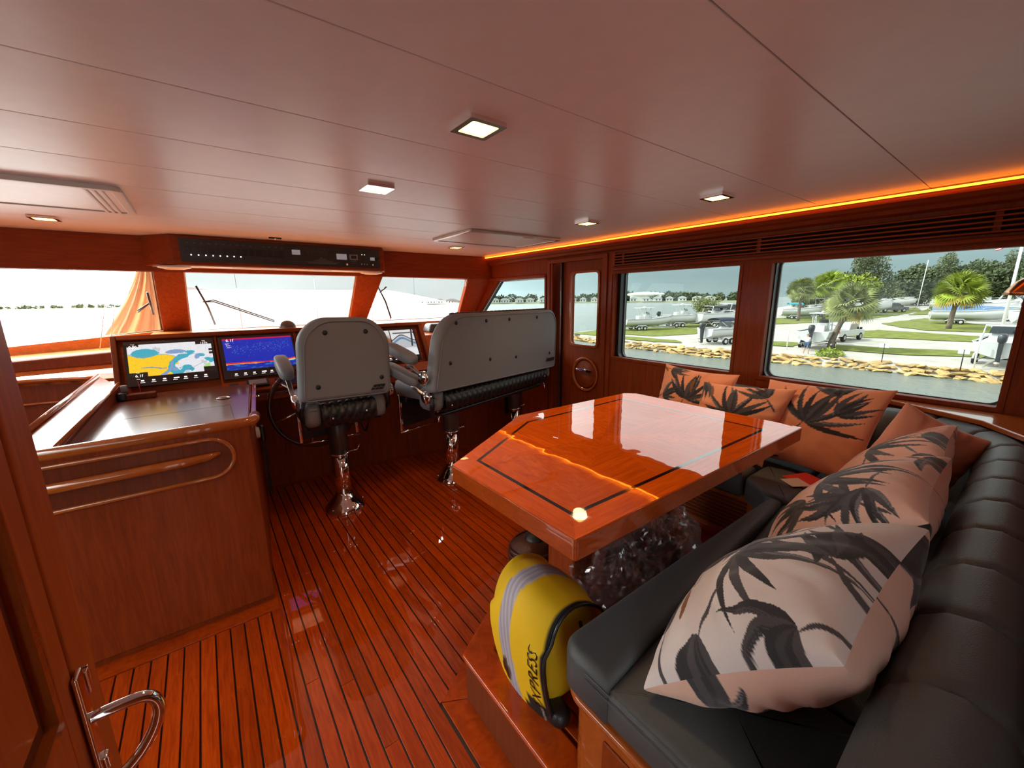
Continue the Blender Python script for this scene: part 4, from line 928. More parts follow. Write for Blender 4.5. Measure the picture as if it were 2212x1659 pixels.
cushion('large peach pillow with one upright dark palm plant, under the big aft side window',[(2.42,.96,.60),(2.62,.93,1.015),(2.59,.37,1.05),(2.37,.42,.60)],.09,leafprint(23,PE,3),seed=5)
cushion('plain salmon pillow with a drawn flower, in the settee corner',[(2.17,.45,.655),(2.37,.305,1.045),(2.56,.045,.89),(2.37,.17,.60)],.085,bouquet((.72,.27,.155),2),seed=6,name='throw_pillow')
cushion('pale leaf-print pillow leaning before the plain salmon one in the corner',[(1.98,.46,.60),(1.90,.12,.93),(2.42,.15,.965),(2.44,.46,.60)],.10,leafprint(31,PE2),seed=7)
cushion('leaf-print pillow in the middle of the aft settee row, behind the largest pillow',[(1.40,.46,.60),(1.32,.09,.96),(1.84,.11,.985),(1.93,.48,.60)],.125,leafprint(41,PE2),leafprint(42,PE3),seed=8,N_=180)
cushion('largest nearest leaf-print pillow on the aft settee, pinkish with a pale underside',[(.70,.43,.605),(.70,.10,.95),(1.20,.08,.995),(1.28,.45,.60)],.135,leafprint(57,PE3,9),leafprint(58,GR3,9),seed=9,N_=230,wr=.007)
o=MB().hexa([(1.405,.52,.604),(1.45,.50,.604),(1.455,.505,.605),(1.41,.525,.605),(1.33,.46,.665),(1.375,.44,.665),(1.38,.445,.666),(1.335,.465,.666)]).build('fabric_tag',SILV if 0 else TAGM); tag(o,'small pale fabric tag sticking out between the two nearest pillows','tag')
o=MB().prism([(2.16,.57),(2.30,.50),(2.36,.62),(2.22,.68)],.604,.608).build('red_booklet',RED); tag(o,'red booklet lying on the settee seat between pillows','booklet')
o=MB().prism([(2.12,.60),(2.20,.55),(2.25,.62),(2.17,.67)],.6085,.6095).build('paper_label',TAGM); tag(o,'pale printed paper label on the red booklet','label')
# ------------------------------------------------------------------ BAGS UNDER THE TABLE
yb=root('yellow_bag','bright yellow shoulder bag with silver stripe and black lettering, beside the settee end','bag',(.80,.87,.205))
def bag_pt(u,v):
    """u around : 0 near flap edge .. 1 far edge on the port face ; v : 0 bottom .. 1 top then over to the back"""
    y=.725+.275*u
    h=.40+.04*math.sin(PI*min(1,u*1.1))
    path=[(.700,.0),(.672,.12),(.655,.26),(.668,.36),(.705,.425),(.77,.44),(.85,.40),(.905,.33),(.935,.22)]
    t=v*(len(path)-1); i=min(int(t),len(path)-2); f=t-i; q=[path[max(0,i-1)],path[i],path[i+1],path[min(len(path)-1,i+2)]]
    x,z=[.5*(2*q[1][c_]+(q[2][c_]-q[0][c_])*f+(2*q[0][c_]-5*q[1][c_]+4*q[2][c_]-q[3][c_])*f*f+(3*q[1][c_]-q[0][c_]-3*q[2][c_]+q[3][c_])*f**3) for c_ in (0,1)]
    k=math.sin(PI*u)**.5 if 0<u<1 else 0
    z=z*(h/.44)-(0.035*(1-u)*v); x=x-(.030*k if v<.6 else 0)+.02*(1-k)*(v>.3); y2=y+(.03*(u-.5))*0
    if v<.12: y2+=(.12-v)*.0
    return (x,y2,.207+z)
NU_,NV_=40,60; rows=[]; cols=[]
YB=np.array([.82,.50,.0]); SV=np.array([.40,.36,.40]); BK=np.array([.008,.008,.008])
for i in range(NU_+1):
    r_=[]
    for j in range(NV_+1):
        u,v=i/NU_,j/NV_; p=bag_pt(u,v); r_.append(p); c=YB
        cen=.56+.02*math.sin(3*v) if v<.5 else .56-.35*(v-.5)
        if abs(u-cen)<.12: c=SV*(1+.25*math.sin(u*90+6*math.sin(v*9)))
        if u<.035 or v>.985: c=BK
        if v<.10 and u<.36 and (v<.05 or u<.30): c=BK
        cols.append((*c,1))
    rows.append(r_)
FB=vcol('bag_fabric',.7,bump=.25,bscale=400)
a=len(rows); b=len(rows[0]); Vv=[p for r_ in rows for p in r_]
ob('bag_flap',Vv,[(i*b+j,(i+1)*b+j,(i+1)*b+j+1,i*b+j+1) for i in range(a-1) for j in range(b-1)],FB,yb,True,w=True,cols=cols)
MB().ell((.795,.860,.395),(.118,.128,.185),24,14,.5).build('bag_body',mat('yellow_side',(.62,.38,.0),.75,bump=.2,bscale=300),yb,True,w=True)
pts=[bag_pt(.0,j/20) for j in range(21)]; MB().tube([(x-.003,y-.003,z) for x,y,z in pts],.006,6).build('black_binding',BLK,yb,True,w=True)
MB().tube([(.80,.72,.52),(.82,.71,.42),(.86,.715,.34)],.006,6).build('strap',BLK,yb,True,w=True)
MB().ell((.715,.735,.235),(.035,.05,.03),14,8,.7).build('base_corner',LEATHD,yb,True,w=True)
def on_bag(name,pts,faces,m,off=.002):
    V=[]
    for u,v in pts:
        p=Vector(bag_pt(u,v)); a_=Vector(bag_pt(u+.01,v))-p; b_=Vector(bag_pt(u,v+.01))-p; n_=a_.cross(b_).normalized()
        if n_.x>0 and v<.5: n_=-n_
        V.append(p+n_*off)
    return ob(name,V,faces,m,yb,w=True)
def bag_text(name,s_,u0,u1,v0,v1,m,shear=0,off=.0025):
    t_=text('tmp',s_,1.0,Matrix.Identity(4),m,None,ext=0,align='LEFT',shear=shear); me=t_.data
    P=[(v.co.x,v.co.y) for v in me.vertices]; F=[tuple(p.vertices) for p in me.polygons]; bpy.data.objects.remove(t_)
    x0=min(p[0] for p in P); x1=max(p[0] for p in P); y0=min(p[1] for p in P); y1=max(p[1] for p in P)
    return on_bag(name,[(u0+(u1-u0)*(y-y0)/(y1-y0),v0+(v1-v0)*(x-x0)/(x1-x0)) for x,y in P],F,m,off)
bag_text('lettering','EXPRESS',.055,.18,.065,.31,BLK,.25)
bag_text('small_lettering','HANDMADE',.05,.085,.012,.085,TAGM,0,.004)
EO=[(-.45,-.55),(.0,-.55),(.0,-1),(1,-1),(1,-.55),(1.45,-.55)]
def cross(k):
    return [(.63+.062*k*x,.105+.045*k*y) for x,y in [(-.45,-1),(.45,-1),(.45,-.42),(1,-.42),(1,.42),(.45,.42),(.45,1),(-.45,1),(-.45,.42),(-1,.42),(-1,-.42),(-.45,-.42)]]
on_bag('emblem_outline',cross(1.12),[tuple(range(12))],mat('gold_line',(.5,.42,.2),.5),.003); on_bag('black_emblem',cross(1),[tuple(range(12))],BLK,.0045)
bb=root('brown_leather_bag','dark brown ribbed leather bag under the table behind the yellow bag','bag',(1.10,1.30,.205))
MB().ell((1.11,1.30,.30),(.125,.10,.095),24,14,.65).build('bag_body',BRN,bb,True,w=True)
for i in range(5):
    a_=[(1.11+.128*math.cos(t),1.30+.103*math.sin(t),.265+.024*i+.004*math.sin(3*t+i)) for t in np.linspace(0,2*PI,40,endpoint=False)]
    MB().tube(a_,.006,6,True).build('rib',BRN,bb,True,w=True)
MB().ell((.985,1.29,.30),(.012,.012,.02),10,8).build('buckle',CHR,bb,True,w=True); MB().ell((1.12,1.30,.39),(.06,.05,.03),14,8).build('bag_top',LEATHD,bb,True,w=True)
# clear plastic bag : crumpled thin film over a dark bundle
fm,ft,fb=newmat('clear_film'); ft.nodes.remove(fb)
tr=ft.nodes.new('ShaderNodeBsdfTransparent'); tr.inputs[0].default_value=(.93,.90,.91,1); gl=ft.nodes.new('ShaderNodeBsdfGlossy'); gl.inputs['Roughness'].default_value=.12; gl.inputs[0].default_value=(1,1,1,1)
lw=ft.nodes.new('ShaderNodeLayerWeight'); lw.inputs[0].default_value=.3; mr=ft.nodes.new('ShaderNodeMapRange'); mr.inputs[3].default_value=.05; mr.inputs[4].default_value=.6; ft.links.new(lw.outputs['Facing'],mr.inputs[0])
mx=ft.nodes.new('ShaderNodeMixShader'); ft.links.new(mr.outputs[0],mx.inputs[0]); ft.links.new(tr.outputs[0],mx.inputs[1]); ft.links.new(gl.outputs[0],mx.inputs[2]); df=ft.nodes.new('ShaderNodeBsdfTranslucent'); df.inputs[0].default_value=(.9,.88,.9,1); m3=ft.nodes.new('ShaderNodeMixShader'); m3.inputs[0].default_value=.10; ft.links.new(mx.outputs[0],m3.inputs[1]); ft.links.new(df.outputs[0],m3.inputs[2]); ft.links.new(m3.outputs[0],ft.nodes['Material Output'].inputs[0])
pb=root('plastic_bag','crumpled clear plastic bag holding a black bundle, under the table','bag',(1.38,.9,.205))
from mathutils import noise
def film(c,r,seed,name,n=56,k=34,amp=.16):
    V=[];F=[]
    for i in range(k+1):
        t=-PI/2+PI*i/k
        for j in range(n):
            a=2*PI*j/n; d=Vector((math.cos(t)*math.cos(a),math.cos(t)*math.sin(a),math.sin(t)))
            q=noise.noise(d*2.2+Vector((seed,0,0)))*1.1+abs(noise.noise(d*5.5+Vector((0,seed,0))))*-.8+abs(noise.noise(d*11+Vector((0,0,seed))))*-.14
            s=1+amp*q; p=(c[0]+r[0]*d.x*s,max(.672,c[1]+r[1]*d.y*s),max(.208,c[2]+r[2]*d.z*s)); V.append(p)
    F=[(i*n+j,i*n+(j+1)%n,(i+1)*n+(j+1)%n,(i+1)*n+j) for i in range(k) for j in range(n)]
    ob(name,V,F,fm,pb,False,w=True)
film((1.20,.88,.36),(.20,.17,.17),3.1,'film',amp=.30); film((1.45,.92,.40),(.32,.20,.19),8.7,'film',amp=.22); film((1.17,.86,.33),(.17,.13,.13),5.4,'film_fold',amp=.42); film((1.52,.93,.36),(.26,.15,.15),12.3,'film_fold',amp=.38)
MB().ell((1.42,.92,.33),(.20,.13,.13),18,10,.8).build('black_bundle',mat('black_cloth',(.004,.004,.004),.9),pb,True,w=True)
from mathutils import Quaternion
# ------------------------------------------------------------------ OUTSIDE
SAND=mat('sand_shell',(.44,.41,.36),.9,var=.18,vscale=.6,bump=.4,bscale=3)
GRASS=mat('lawn_grass',(.15,.17,.016),.95,var=.45,vscale=1.1,bump=.8,bscale=6)
ROCK=mat('limestone',(.50,.33,.13),.9,var=.3,vscale=2,bump=.6,bscale=4,orand=.3)
HULL=mat('boat_white',(.60,.61,.60),.3,coat=.3); HULLG=mat('boat_stripe_grey',(.33,.35,.36),.4); GLS=mat('dark_boat_glass',(.02,.025,.03),.1,coat=1)  # HULLG is the plain grey of the boot stripe
CNV=mat('navy_canvas',(.02,.025,.05),.8); CNB=mat('black_cover',(.015,.015,.017),.8); CNT=mat('teal_canvas',(.03,.30,.36),.8); CNBL=mat('blue_cover',(.12,.2,.34),.7)
GALV=mat('galvanised',(.4,.41,.42),.5,metal=.5); TYRE=mat('tyre',(.02,.02,.02),.8); OBM=mat('outboard_grey',(.025,.028,.034),.35,coat=.5)
BARK=mat('palm_bark',(.17,.135,.105),.95,var=.35,vscale=5,bump=.8,bscale=9)
LEAF=[mat('leaf_%d'%i,c,.75,var=.4,vscale=1.3,orand=.2) for i,c in enumerate([(.19,.21,.06),(.12,.14,.06),(.25,.31,.03),(.40,.28,.05),(.09,.115,.05)])]
WHT2=mat('deck_white',(.66,.66,.64),.4)
def gz(x): return -3.6+.014*(x-41)
# water with modelled ripples
wm,wt,wb=newmat('harbour_water'); wb.inputs['Base Color'].default_value=(.16,.19,.175,1); wb.inputs['Roughness'].default_value=.22; wb.inputs['IOR'].default_value=1.33
tcn=wt.nodes.new('ShaderNodeTexCoord'); mpn=wt.nodes.new('ShaderNodeMapping'); mpn.inputs['Scale'].default_value=(.5,.9,1); wt.links.new(tcn.outputs['Object'],mpn.inputs[0])
n1=wt.nodes.new('ShaderNodeTexNoise'); n1.inputs['Scale'].default_value=1.3; n1.inputs['Detail'].default_value=7; n1.inputs['Roughness'].default_value=.65; wt.links.new(mpn.outputs[0],n1.inputs['Vector'])
bpn=wt.nodes.new('ShaderNodeBump'); bpn.inputs['Strength'].default_value=1; bpn.inputs['Distance'].default_value=.22; wt.links.new(n1.outputs[0],bpn.inputs['Height']); wt.links.new(bpn.outputs[0],wb.inputs['Normal'])
water=ob('sea',[(-1500,-1500,-4.3),(1500,-1500,-4.3),(1500,1500,-4.3),(-1500,1500,-4.3)],[(0,1,2,3)],wm); struct(water)
# land
xs=[38.3,38.8,39.5,41,43,47,52,57,65,75,90,110,140,180,240,330,420]
def ytop(x): return float(np.interp(x,[38.3,39,41,43,48,57,75,100,150,260,420],[20,27,37,42,42.5,39,39,44,52,62,64]))
def shore(y): return float(np.interp(y,[-20,1,7,14,20,60],[2.4,2.4,2.2,1.2,0,0]))
rows=[]
for x in xs:
    yt=ytop(x); rows.append([(x+shore(-90+(yt+90)*t)*max(0,min(1,(47-x)/5)),-90+(yt+90)*t,-4.6 if x<38.5 else (-4.25 if x<39 else (-3.85 if x<40 else gz(x)))) for t in (0,.3,.5,.6,.65,.68,.71,.74,.77,.8,.83,.86,.9,.95,1)]+[(x,yt+1.2,-4.7)])
grd=struct(MB().grid([r[::-1] for r in rows]).build('ground',SAND))
def lawn(P,i): 
    PP=[]
    n=len(P)
    for k in range(n):
        a,b=np.array(P[k]),np.array(P[(k+1)%n])
        m_=max(1,int(np.linalg.norm(b-a)/1.2))
        for t in range(m_):
            q=a+(b-a)*t/m_; PP.append((q[0]+random.uniform(-.25,.25),q[1]+random.uniform(-.3,.3)))
    V=[(x,y,gz(x)+.06) for x,y in PP]; o=ob('lawn',V,[tuple(range(len(V)))],GRASS,grd,w=True); o['kind']='stuff'; return o
for i,P in enumerate([[(46,11.5),(50.2,12.8),(51.2,7.2),(52,3.1),(53,-20),(48,-20),(48.1,3),(46.2,6.5)],[(59,16),(66,15.5),(71,13),(68,4),(66,-20),(60,-20),(61,4)],[(84,15.5),(100.6,12.7),(88,5.5),(79,3),(74,4),(73,9.1),(77,12)],[(70,31),(75,26),(86,20),(107,18),(129,17.3),(150,21),(110,24),(90,32)],[(50,40),(58,38),(60,31),(52,28),(46,30),(45,36)],[(41.2,33),(43.5,33),(44,26),(42,24),(40.8,27)],[(45,19),(49,19.5),(50,15),(46,14.5)],[(41.8,41),(50,41.8),(47,37),(42,36)],[(110,16.5),(150,18),(240,22),(240,-40),(170,-40),(130,4)],[(62,38),(75,38),(70,32),(60,33)]]): lawn(P,i)
# shoreline rocks
RK=[]

for s in range(4):
    bm=bmesh.new(); bmesh.ops.create_icosphere(bm,subdivisions=1,radius=1)
    for v in bm.verts: v.co=Vector((v.co.x*random.uniform(.8,1.2),v.co.y*random.uniform(.8,1.2),v.co.z*random.uniform(.7,1)))
    me=bpy.data.meshes.new('rock'); bm.to_mesh(me); bm.free(); me.materials.append(ROCK); RK.append(me)
y=-9
while y<41:
    xb=float(np.interp(y,[-10,1,7,14,20,29,38,42],[41.0,41.0,40.9,39.9,38.6,39.0,40.8,42.5]))
    for row in range(3):
        s=random.uniform(.22,.42)
        o=bpy.data.objects.new('rock',random.choice(RK)); COL.objects.link(o); o.parent=grd
        o.location=Vector((xb+row*.42+random.uniform(-.2,.2),y+random.uniform(-.3,.3),-4.22+row*.24))-grd.location; o.scale=(s,s*random.uniform(1.3,2.6),s*.42); o.rotation_euler=(random.uniform(-.3,.3),random.uniform(-.3,.3),random.uniform(0,3))
    y+=random.uniform(.42,.66)
# boats
def hull_mb(L_,B,H,m=None,bow=.35,flare=1.0):
    st=[0,.12,.3,.5,.68,.82,.92,.98,1.0]; rows=[]
    for s in st:
        w=B/2*(1-max(0,(s-.45)/.55)**2.2); w=max(w,.02); sh=H*(1+.30*max(0,s-.3)**1.6*2); kz=H*bow*max(0,(s-.6)/.4)**2.2*1.6
        kz=min(kz,sh*.9); cz=kz+(H*.35)*(1-.2*s); cz=min(cz,sh*.95); cw=w*(.86-.35*max(0,s-.5))
        x=s*L_
        rows.append([(x,w*.93,sh-.02),(x,w,sh),(x,cw,cz),(x,0,kz),(x,-cw,cz),(x,-w,sh),(x,-w*.93,sh-.02)])
    return rows
def make_boat(label,x,y,head,L_=7,B=2.5,H=1.15,style='cc',cover=None,trailer=True,eng=1,hullm=None,zoff=0,group=None,scale=1):
    z=gz(x); r=root('motor_boat',label,'boat',(x,y,z+zoff),math.radians(head),group,scale=scale); tz=.62 if trailer else .15
    hm=hullm or HULL
    rows=[[(a,b,c+tz) for a,b,c in rr] for rr in hull_mb(L_,B,H)]
    m=MB().grid(rows); m.add(rows[0],[tuple(range(7))[::-1]]); m.build('hull',hm,r,True)
    dk=[[(rr[1][0],rr[1][1]*.9,rr[1][2]-.10) ,(rr[1][0],0,rr[1][2]-.08),(rr[1][0],-rr[1][1]*.9,rr[1][2]-.10)] for rr in rows]
    MB().grid(dk).build('deck',WHT2,r)
    for s in (1,-1): MB().tube([(rr[1][0],s*rr[1][1],rr[1][2]) for rr in rows],.045,5).build('gunwale',WHT2,r,True)
    MB().tube([(rr[2][0],rr[2][1]*1.0,rr[2][2]+.02) for rr in rows[:-1]],.03,4).build('boot_stripe',HULLG,r,True)
    top=tz+H
    if style in('cc','tt'):
        MB().hexa([(L_*.40,-.45,top-.15),(L_*.56,-.45,top-.15),(L_*.56,.45,top-.15),(L_*.40,.45,top-.15),(L_*.42,-.42,top+.65),(L_*.51,-.42,top+.65),(L_*.51,.42,top+.65),(L_*.42,.42,top+.65)]).build('console',WHT2,r,bevel=.04)
        MB().hexa([(L_*.50,-.40,top+.6),(L_*.515,-.40,top+.6),(L_*.515,.40,top+.6),(L_*.50,.40,top+.6),(L_*.475,-.36,top+1.0),(L_*.485,-.36,top+1.0),(L_*.485,.36,top+1.0),(L_*.475,.36,top+1.0)]).build('windscreen',GLS,r)
        box('helm_seat',(L_*.28,L_*.36,-.45,.45,top-.1,top+.45),WHT2,r,.05)
    if style=='tt':
        for sx_,tx in ((L_*.36,L_*.34),(L_*.54,L_*.50)):
            for s in (-1,1): MB().tube([(sx_,s*.62,top-.1),(tx,s*.70,top+1.55)],.035,6).build('top_post',HULL,r,True)
        for s in (-1,1): MB().tube([(L_*.36,s*.62,top),(L_*.50,s*.70,top+1.5)],.025,6).tube([(L_*.54,s*.62,top),(L_*.40,s*.70,top+1.5)],.025,6).build('top_brace',HULL,r,True)
        MB().prism(rrpoly([(L_*.26,-.95),(L_*.60,-.85),(L_*.60,.85),(L_*.26,.95)],.25),top+1.55,top+1.63).build('hard_top',WHT2,r,bevel=.03)
        MB().ell((L_*.42,0,top+1.72),(.3,.2,.12),12,6).build('radar_dome',WHT2,r,True)
    if style in('br','cr'):
        k=.55 if style=='cr' else .25
        MB().hexa([(L_*.35,-B*.40,top-.1),(L_*.86,-B*.16,top+.05),(L_*.86,B*.16,top+.05),(L_*.35,B*.40,top-.1),(L_*.42,-B*.34,top+k),(L_*.70,-B*.14,top+k*.8),(L_*.70,B*.14,top+k*.8),(L_*.42,B*.34,top+k)]).build('cabin',WHT2,r,bevel=.06)
        MB().hexa([(L_*.36,-B*.38,top+k*.8),(L_*.55,-B*.26,top+k*.8),(L_*.55,B*.26,top+k*.8),(L_*.36,B*.38,top+k*.8),(L_*.36,-B*.34,top+k+.42),(L_*.45,-B*.24,top+k+.40),(L_*.45,B*.24,top+k+.40),(L_*.36,B*.34,top+k+.42)]).build('windscreen',GLS,r,bevel=.02)
        if style=='cr':
            for s in (-1,1): MB().prism([(L_*.45,top+.1),(L_*.68,top+.12),(L_*.62,top+.34),(L_*.47,top+.36)],s*B*.36-.01,s*B*.36+.01,1).build('side_window',GLS,r)
            MB().tube([(L_*.18,-B*.42,top),(L_*.22,-B*.40,top+1.1),(L_*.22,B*.40,top+1.1),(L_*.18,B*.42,top)],.06,6).build('radar_arch',WHT2,r,True)
        MB().tube([(L_*.55,B*.35,top+.12),(L_*.62,B*.38,top+.55),(L_*.97,.05,top+.85),(L_*.62,-B*.38,top+.55),(L_*.55,-B*.35,top+.12)],.02,5).build('bow_rail',CHR,r,True)
    if cover is not None:
        if cover[0]=='full':
            rows2=[[(rr[1][0],rr[1][1]*1.02,rr[1][2]+.02),(rr[1][0],rr[1][1]*.5,rr[1][2]+.45*math.sin(PI*min(1,.25+rr[1][0]/L_*.75))),(rr[1][0],0,rr[1][2]+.85*math.sin(PI*min(1,.3+rr[1][0]/L_*.7))),(rr[1][0],-rr[1][1]*.5,rr[1][2]+.45*math.sin(PI*min(1,.25+rr[1][0]/L_*.75))),(rr[1][0],-rr[1][1]*1.02,rr[1][2]+.02)] for rr in rows]
            MB().grid(rows2).build('boat_cover',cover[1],r,True)
        else:
            rows2=[[(L_*(.15+.35*i/4),B*.42*math.cos(PI*j/6),top+.75+.35*math.sin(PI*j/6)+.05*math.sin(PI*i/4)) for j in range(7)] for i in range(5)]
            MB().grid(rows2).build('bimini_top',cover[1],r,True)
            for s in (-1,1):
                for q in (.17,.48): MB().tube([(L_*.32,s*B*.44,top),(L_*q,s*B*.42,top+.75)],.02,5).build('bimini_pole',CHR,r,True)
    for k in range(eng):
        oy=0 if eng==1 else (k-.5)*.7
        e_=MB().ell((-.35,oy,top+.30),(.33,.24,.34),14,10,.6).build('outboard_cowl',OBM,r,True)
        MB().hexa([(-.45,oy-.10,tz-.45),(-.22,oy-.10,tz-.45),(-.22,oy+.10,tz-.45),(-.45,oy+.10,tz-.45),(-.55,oy-.13,top+.05),(-.15,oy-.13,top+.05),(-.15,oy+.13,top+.05),(-.55,oy+.13,top+.05)]).build('outboard_leg',OBM,r,bevel=.03)
        MB().lathe([(.001,-.06),(.16,-.03),(.16,.0),(.001,.05)],(-.56,oy,tz-.25),12,0).build('propeller',STEEL,r,True)
    if trailer:
        for s in (-1,1): MB().tube([(-.1,s*B*.36,.52),(L_*.75,s*B*.30,.52),(L_*1.08,0,.50)],.05,6).build('trailer_rail',GALV,r,True)
        for xx in (.15,.35,.6): MB().tube([(L_*xx,-B*.36,.50),(L_*xx,B*.36,.50)],.04,5).build('trailer_crossbar',GALV,r,True)
        MB().tube([(L_*1.08,0,.5),(L_*1.08,0,0)],.04,6).build('trailer_jack',GALV,r,True)
        for xx in (.24,.36):
            for s in (-1,1):
                w_=MB().lathe([(.001,-.10),(.20,-.10),(.33,-.09),(.35,-.03),(.35,.03),(.33,.09),(.20,.10),(.001,.10)],(L_*xx,s*(B*.5-.02),.35),18,1).build('trailer_wheel',TYRE,r,True)
                MB().lathe([(.001,-.115),(.17,-.112),(.19,-.10),(.19,.10),(.17,.112),(.001,.115)],(L_*xx,s*(B*.5-.02),.35),12,1).build('wheel_rim',WHT2,r,True)
        for s in (-1,1): MB().tube([(L_*.18,s*(B*.5-.02),.45),(L_*.22,s*(B*.5-.02),.76),(L_*.38,s*(B*.5-.02),.76),(L_*.42,s*(B*.5-.02),.45)],.08,5).build('trailer_fender',WHT2,r,True)
    return r
make_boat('white open boat with a small hardtop on a trailer, leftmost in the smaller side window',50.0,38.2,-25,8.0,2.5,1.1,'tt')
make_boat('white centre-console boat with a white hardtop, second from the left in the smaller window',58.5,37.5,-30,8.6,2.7,1.3,'tt')
make_boat('white runabout with a dark bimini and grey outboard, stern toward the water, smaller side window',42.6,21.9,-22,7.0,2.4,1.05,'br',('bim',CNV))
make_boat('boat under a peaked black cover, behind the runabout in the smaller window',66,32.5,-20,9.5,3.0,1.8,'cr',('full',CNB),eng=0)
make_boat('white covered-top boat with black canvas, between the hardtop boat and the black-covered one',62.5,33.5,-28,8.5,2.8,1.5,'cr',('bim',CNB),eng=0)
make_boat('white fishing boat with hardtop being launched behind a pickup, beside the nearer palm',44.8,12.9,2,6.6,2.55,1.1,'tt')
make_boat('small boat with a bright teal canopy at the left edge of the big side window',88,30.8,-60,6.5,2.6,1.3,'br',('bim',CNT),eng=0)
make_boat('long white open boat behind the fishing boat, left of the nearer palm crown',93,30.5,-35,11,3.0,1.4,'tt',eng=0)
make_boat('big white sport cruiser just right of the nearer palm crown',100,29.5,-58,13,3.6,2.0,'cr',eng=0)
make_boat('white bowrider with blue cover and tan hull on a trailer behind the farther palm',87.5,10.6,-80,8.6,2.7,1.3,'br',('full',CNBL),eng=0)
make_boat('white cabin boat with a big dark outboard, right end of the big window',42.9,1.5,-4,7.8,2.9,1.25,'cr',scale=.95)
far=[(112,12,-78,9,'cr','white cabin cruiser behind the bowrider, just right of the farther palm trunk'),(118,8,-95,10,'tt','white centre console behind the cabin cruiser, left of the flagpole'),(128,16,-80,11,'cr','white flybridge-style cruiser in the back row left of the flagpole'),(100,5.5,-88,8,'br','low white boat right beside the flagpole foot'),(138,9,-84,12,'cr','white cruiser in the farthest row behind the flagpole'),(140,31,-75,11,'cr','white cruiser parked far away under the tall feathery tree'),(152,34,-70,12,'cr','white shrink-wrapped cruiser far away at the road bend'),(150,18.5,-80,10,'tt','small white boat far away left of the farther palm crown'),(84,2.6,-70,8,'br','white runabout low at the right edge of the big side window')]
for x,y,h,l,s,lab in far: make_boat(lab,x,y,h,l,2.9,1.5,s,eng=0)
# pickup trucks
def truck(label,x,y,head,m,sc=1):
    r=root('pickup_truck',label,'truck',(x,y,gz(x)),math.radians(head),scale=sc)
    pr=[(-2.9,.55),(2.75,.50),(2.85,.75),(2.75,1.10),(1.45,1.22),(1.0,1.80),(.5,1.92),(-.75,1.92),(-.95,1.25),(-2.9,1.22)]
    MB().prism(pr,-.95,.95,1).build('body',m,r,bevel=.07)
    for s in (-1,1):
        MB().prism([(1.25,1.24),(.92,1.74),(.32,1.80),(.30,1.24)],s*.955-.006,s*.955+.006,1).build('side_window',GLS,r); MB().prism([(.22,1.24),(.22,1.80),(-.68,1.80),(-.80,1.24)],s*.955-.006,s*.955+.006,1).build('side_window',GLS,r)
        MB().ell((1.35,s*1.08,1.32),(.08,.12,.12),10,6,.6).build('side_mirror',BLK,r,True)
        box('door_handle',(.30,.45,s*.96-.01,s*.96+.01,1.08,1.12),CHR,r)
        for xx in (1.85,-1.8):
            MB().lathe([(.001,-.14),(.30,-.14),(.40,-.12),(.42,0),(.40,.12),(.30,.14),(.001,.14)],(xx,s*.86,.42),22,1).build('wheel',TYRE,r,True)
            MB().lathe([(.001,-.155),(.22,-.15),(.25,-.13),(.25,.13),(.22,.15),(.001,.155)],(xx,s*.86,.42),14,1).build('wheel_rim',STEEL,r,True)
    MB().hexa([(.98,-.8,1.72),(1.02,-.8,1.72),(1.02,.8,1.72),(.98,.8,1.72),(1.44,-.86,1.25),(1.48,-.86,1.25),(1.48,.86,1.25),(1.44,.86,1.25)][4:]+[(.98,-.8,1.74),(1.04,-.8,1.74),(1.04,.8,1.74),(.98,.8,1.74)]).build('windscreen',GLS,r)
    box('tailgate_band',(-2.92,-2.89,-.85,.85,.80,1.15),m,r,.01); 
    for s in (-1,1): box('tail_light',(-2.925,-2.9,s*.86-.07,s*.86+.07,.95,1.18),RED,r)
    box('bumper',(-3.02,-2.9,-.9,.9,.48,.62),CHR,r,.02); box('bed_cover',(-2.8,-.98,-.85,.85,1.22,1.25),BLK,r)
    return r
truck('white four-door pickup truck hitched to the fishing boat beside the nearer palm',55.4,13.2,-8,HULL,1.0); truck('dark grey pickup truck parked by the big sport cruiser',120,20.9,-38,mat('grey_paint',(.08,.09,.10),.3,coat=1),1.1)
r=truck('white pickup truck parked behind the farther palm crown',104,10.8,160,HULL,1.0)
# palms (fan leaves)
def fan_leaf():
    V=[(0,0,0)];F=[]; V=[];n=15
    def tri(a,b,c): i=len(V); V.extend([a,b,c]); F.append((i,i+1,i+2))
    # stalk
    i=len(V); V+= [(0,-.02,0),(.75,-.012,.10),(.75,.012,.10),(0,.02,0)]; F.append((i,i+1,i+2,i+3))
    for k in range(n):
        a=math.radians(-78+156*k/(n-1)); l=.78+.22*math.cos(a); w=.055
        d=Vector((math.cos(a),math.sin(a),0)); p=Vector((-d.y,d.x,0)); o=Vector((.72,0,.10)); m_=o+d*l*.55+Vector((0,0,.03)); t=o+d*l+Vector((0,0,-.16-.1*random.random()))
        i=len(V); V+= [tuple(o),tuple(m_-p*w),tuple(t),tuple(m_+p*w)]; F.append((i,i+1,i+2,i+3))
    me=bpy.data.meshes.new('frond'); me.from_pydata(V,[],F); me.update(); return me
FAN=[]
for k,m in enumerate((LEAF[0],LEAF[3],LEAF[2])):
    me=fan_leaf(); me.materials.append(m); FAN.append(me)
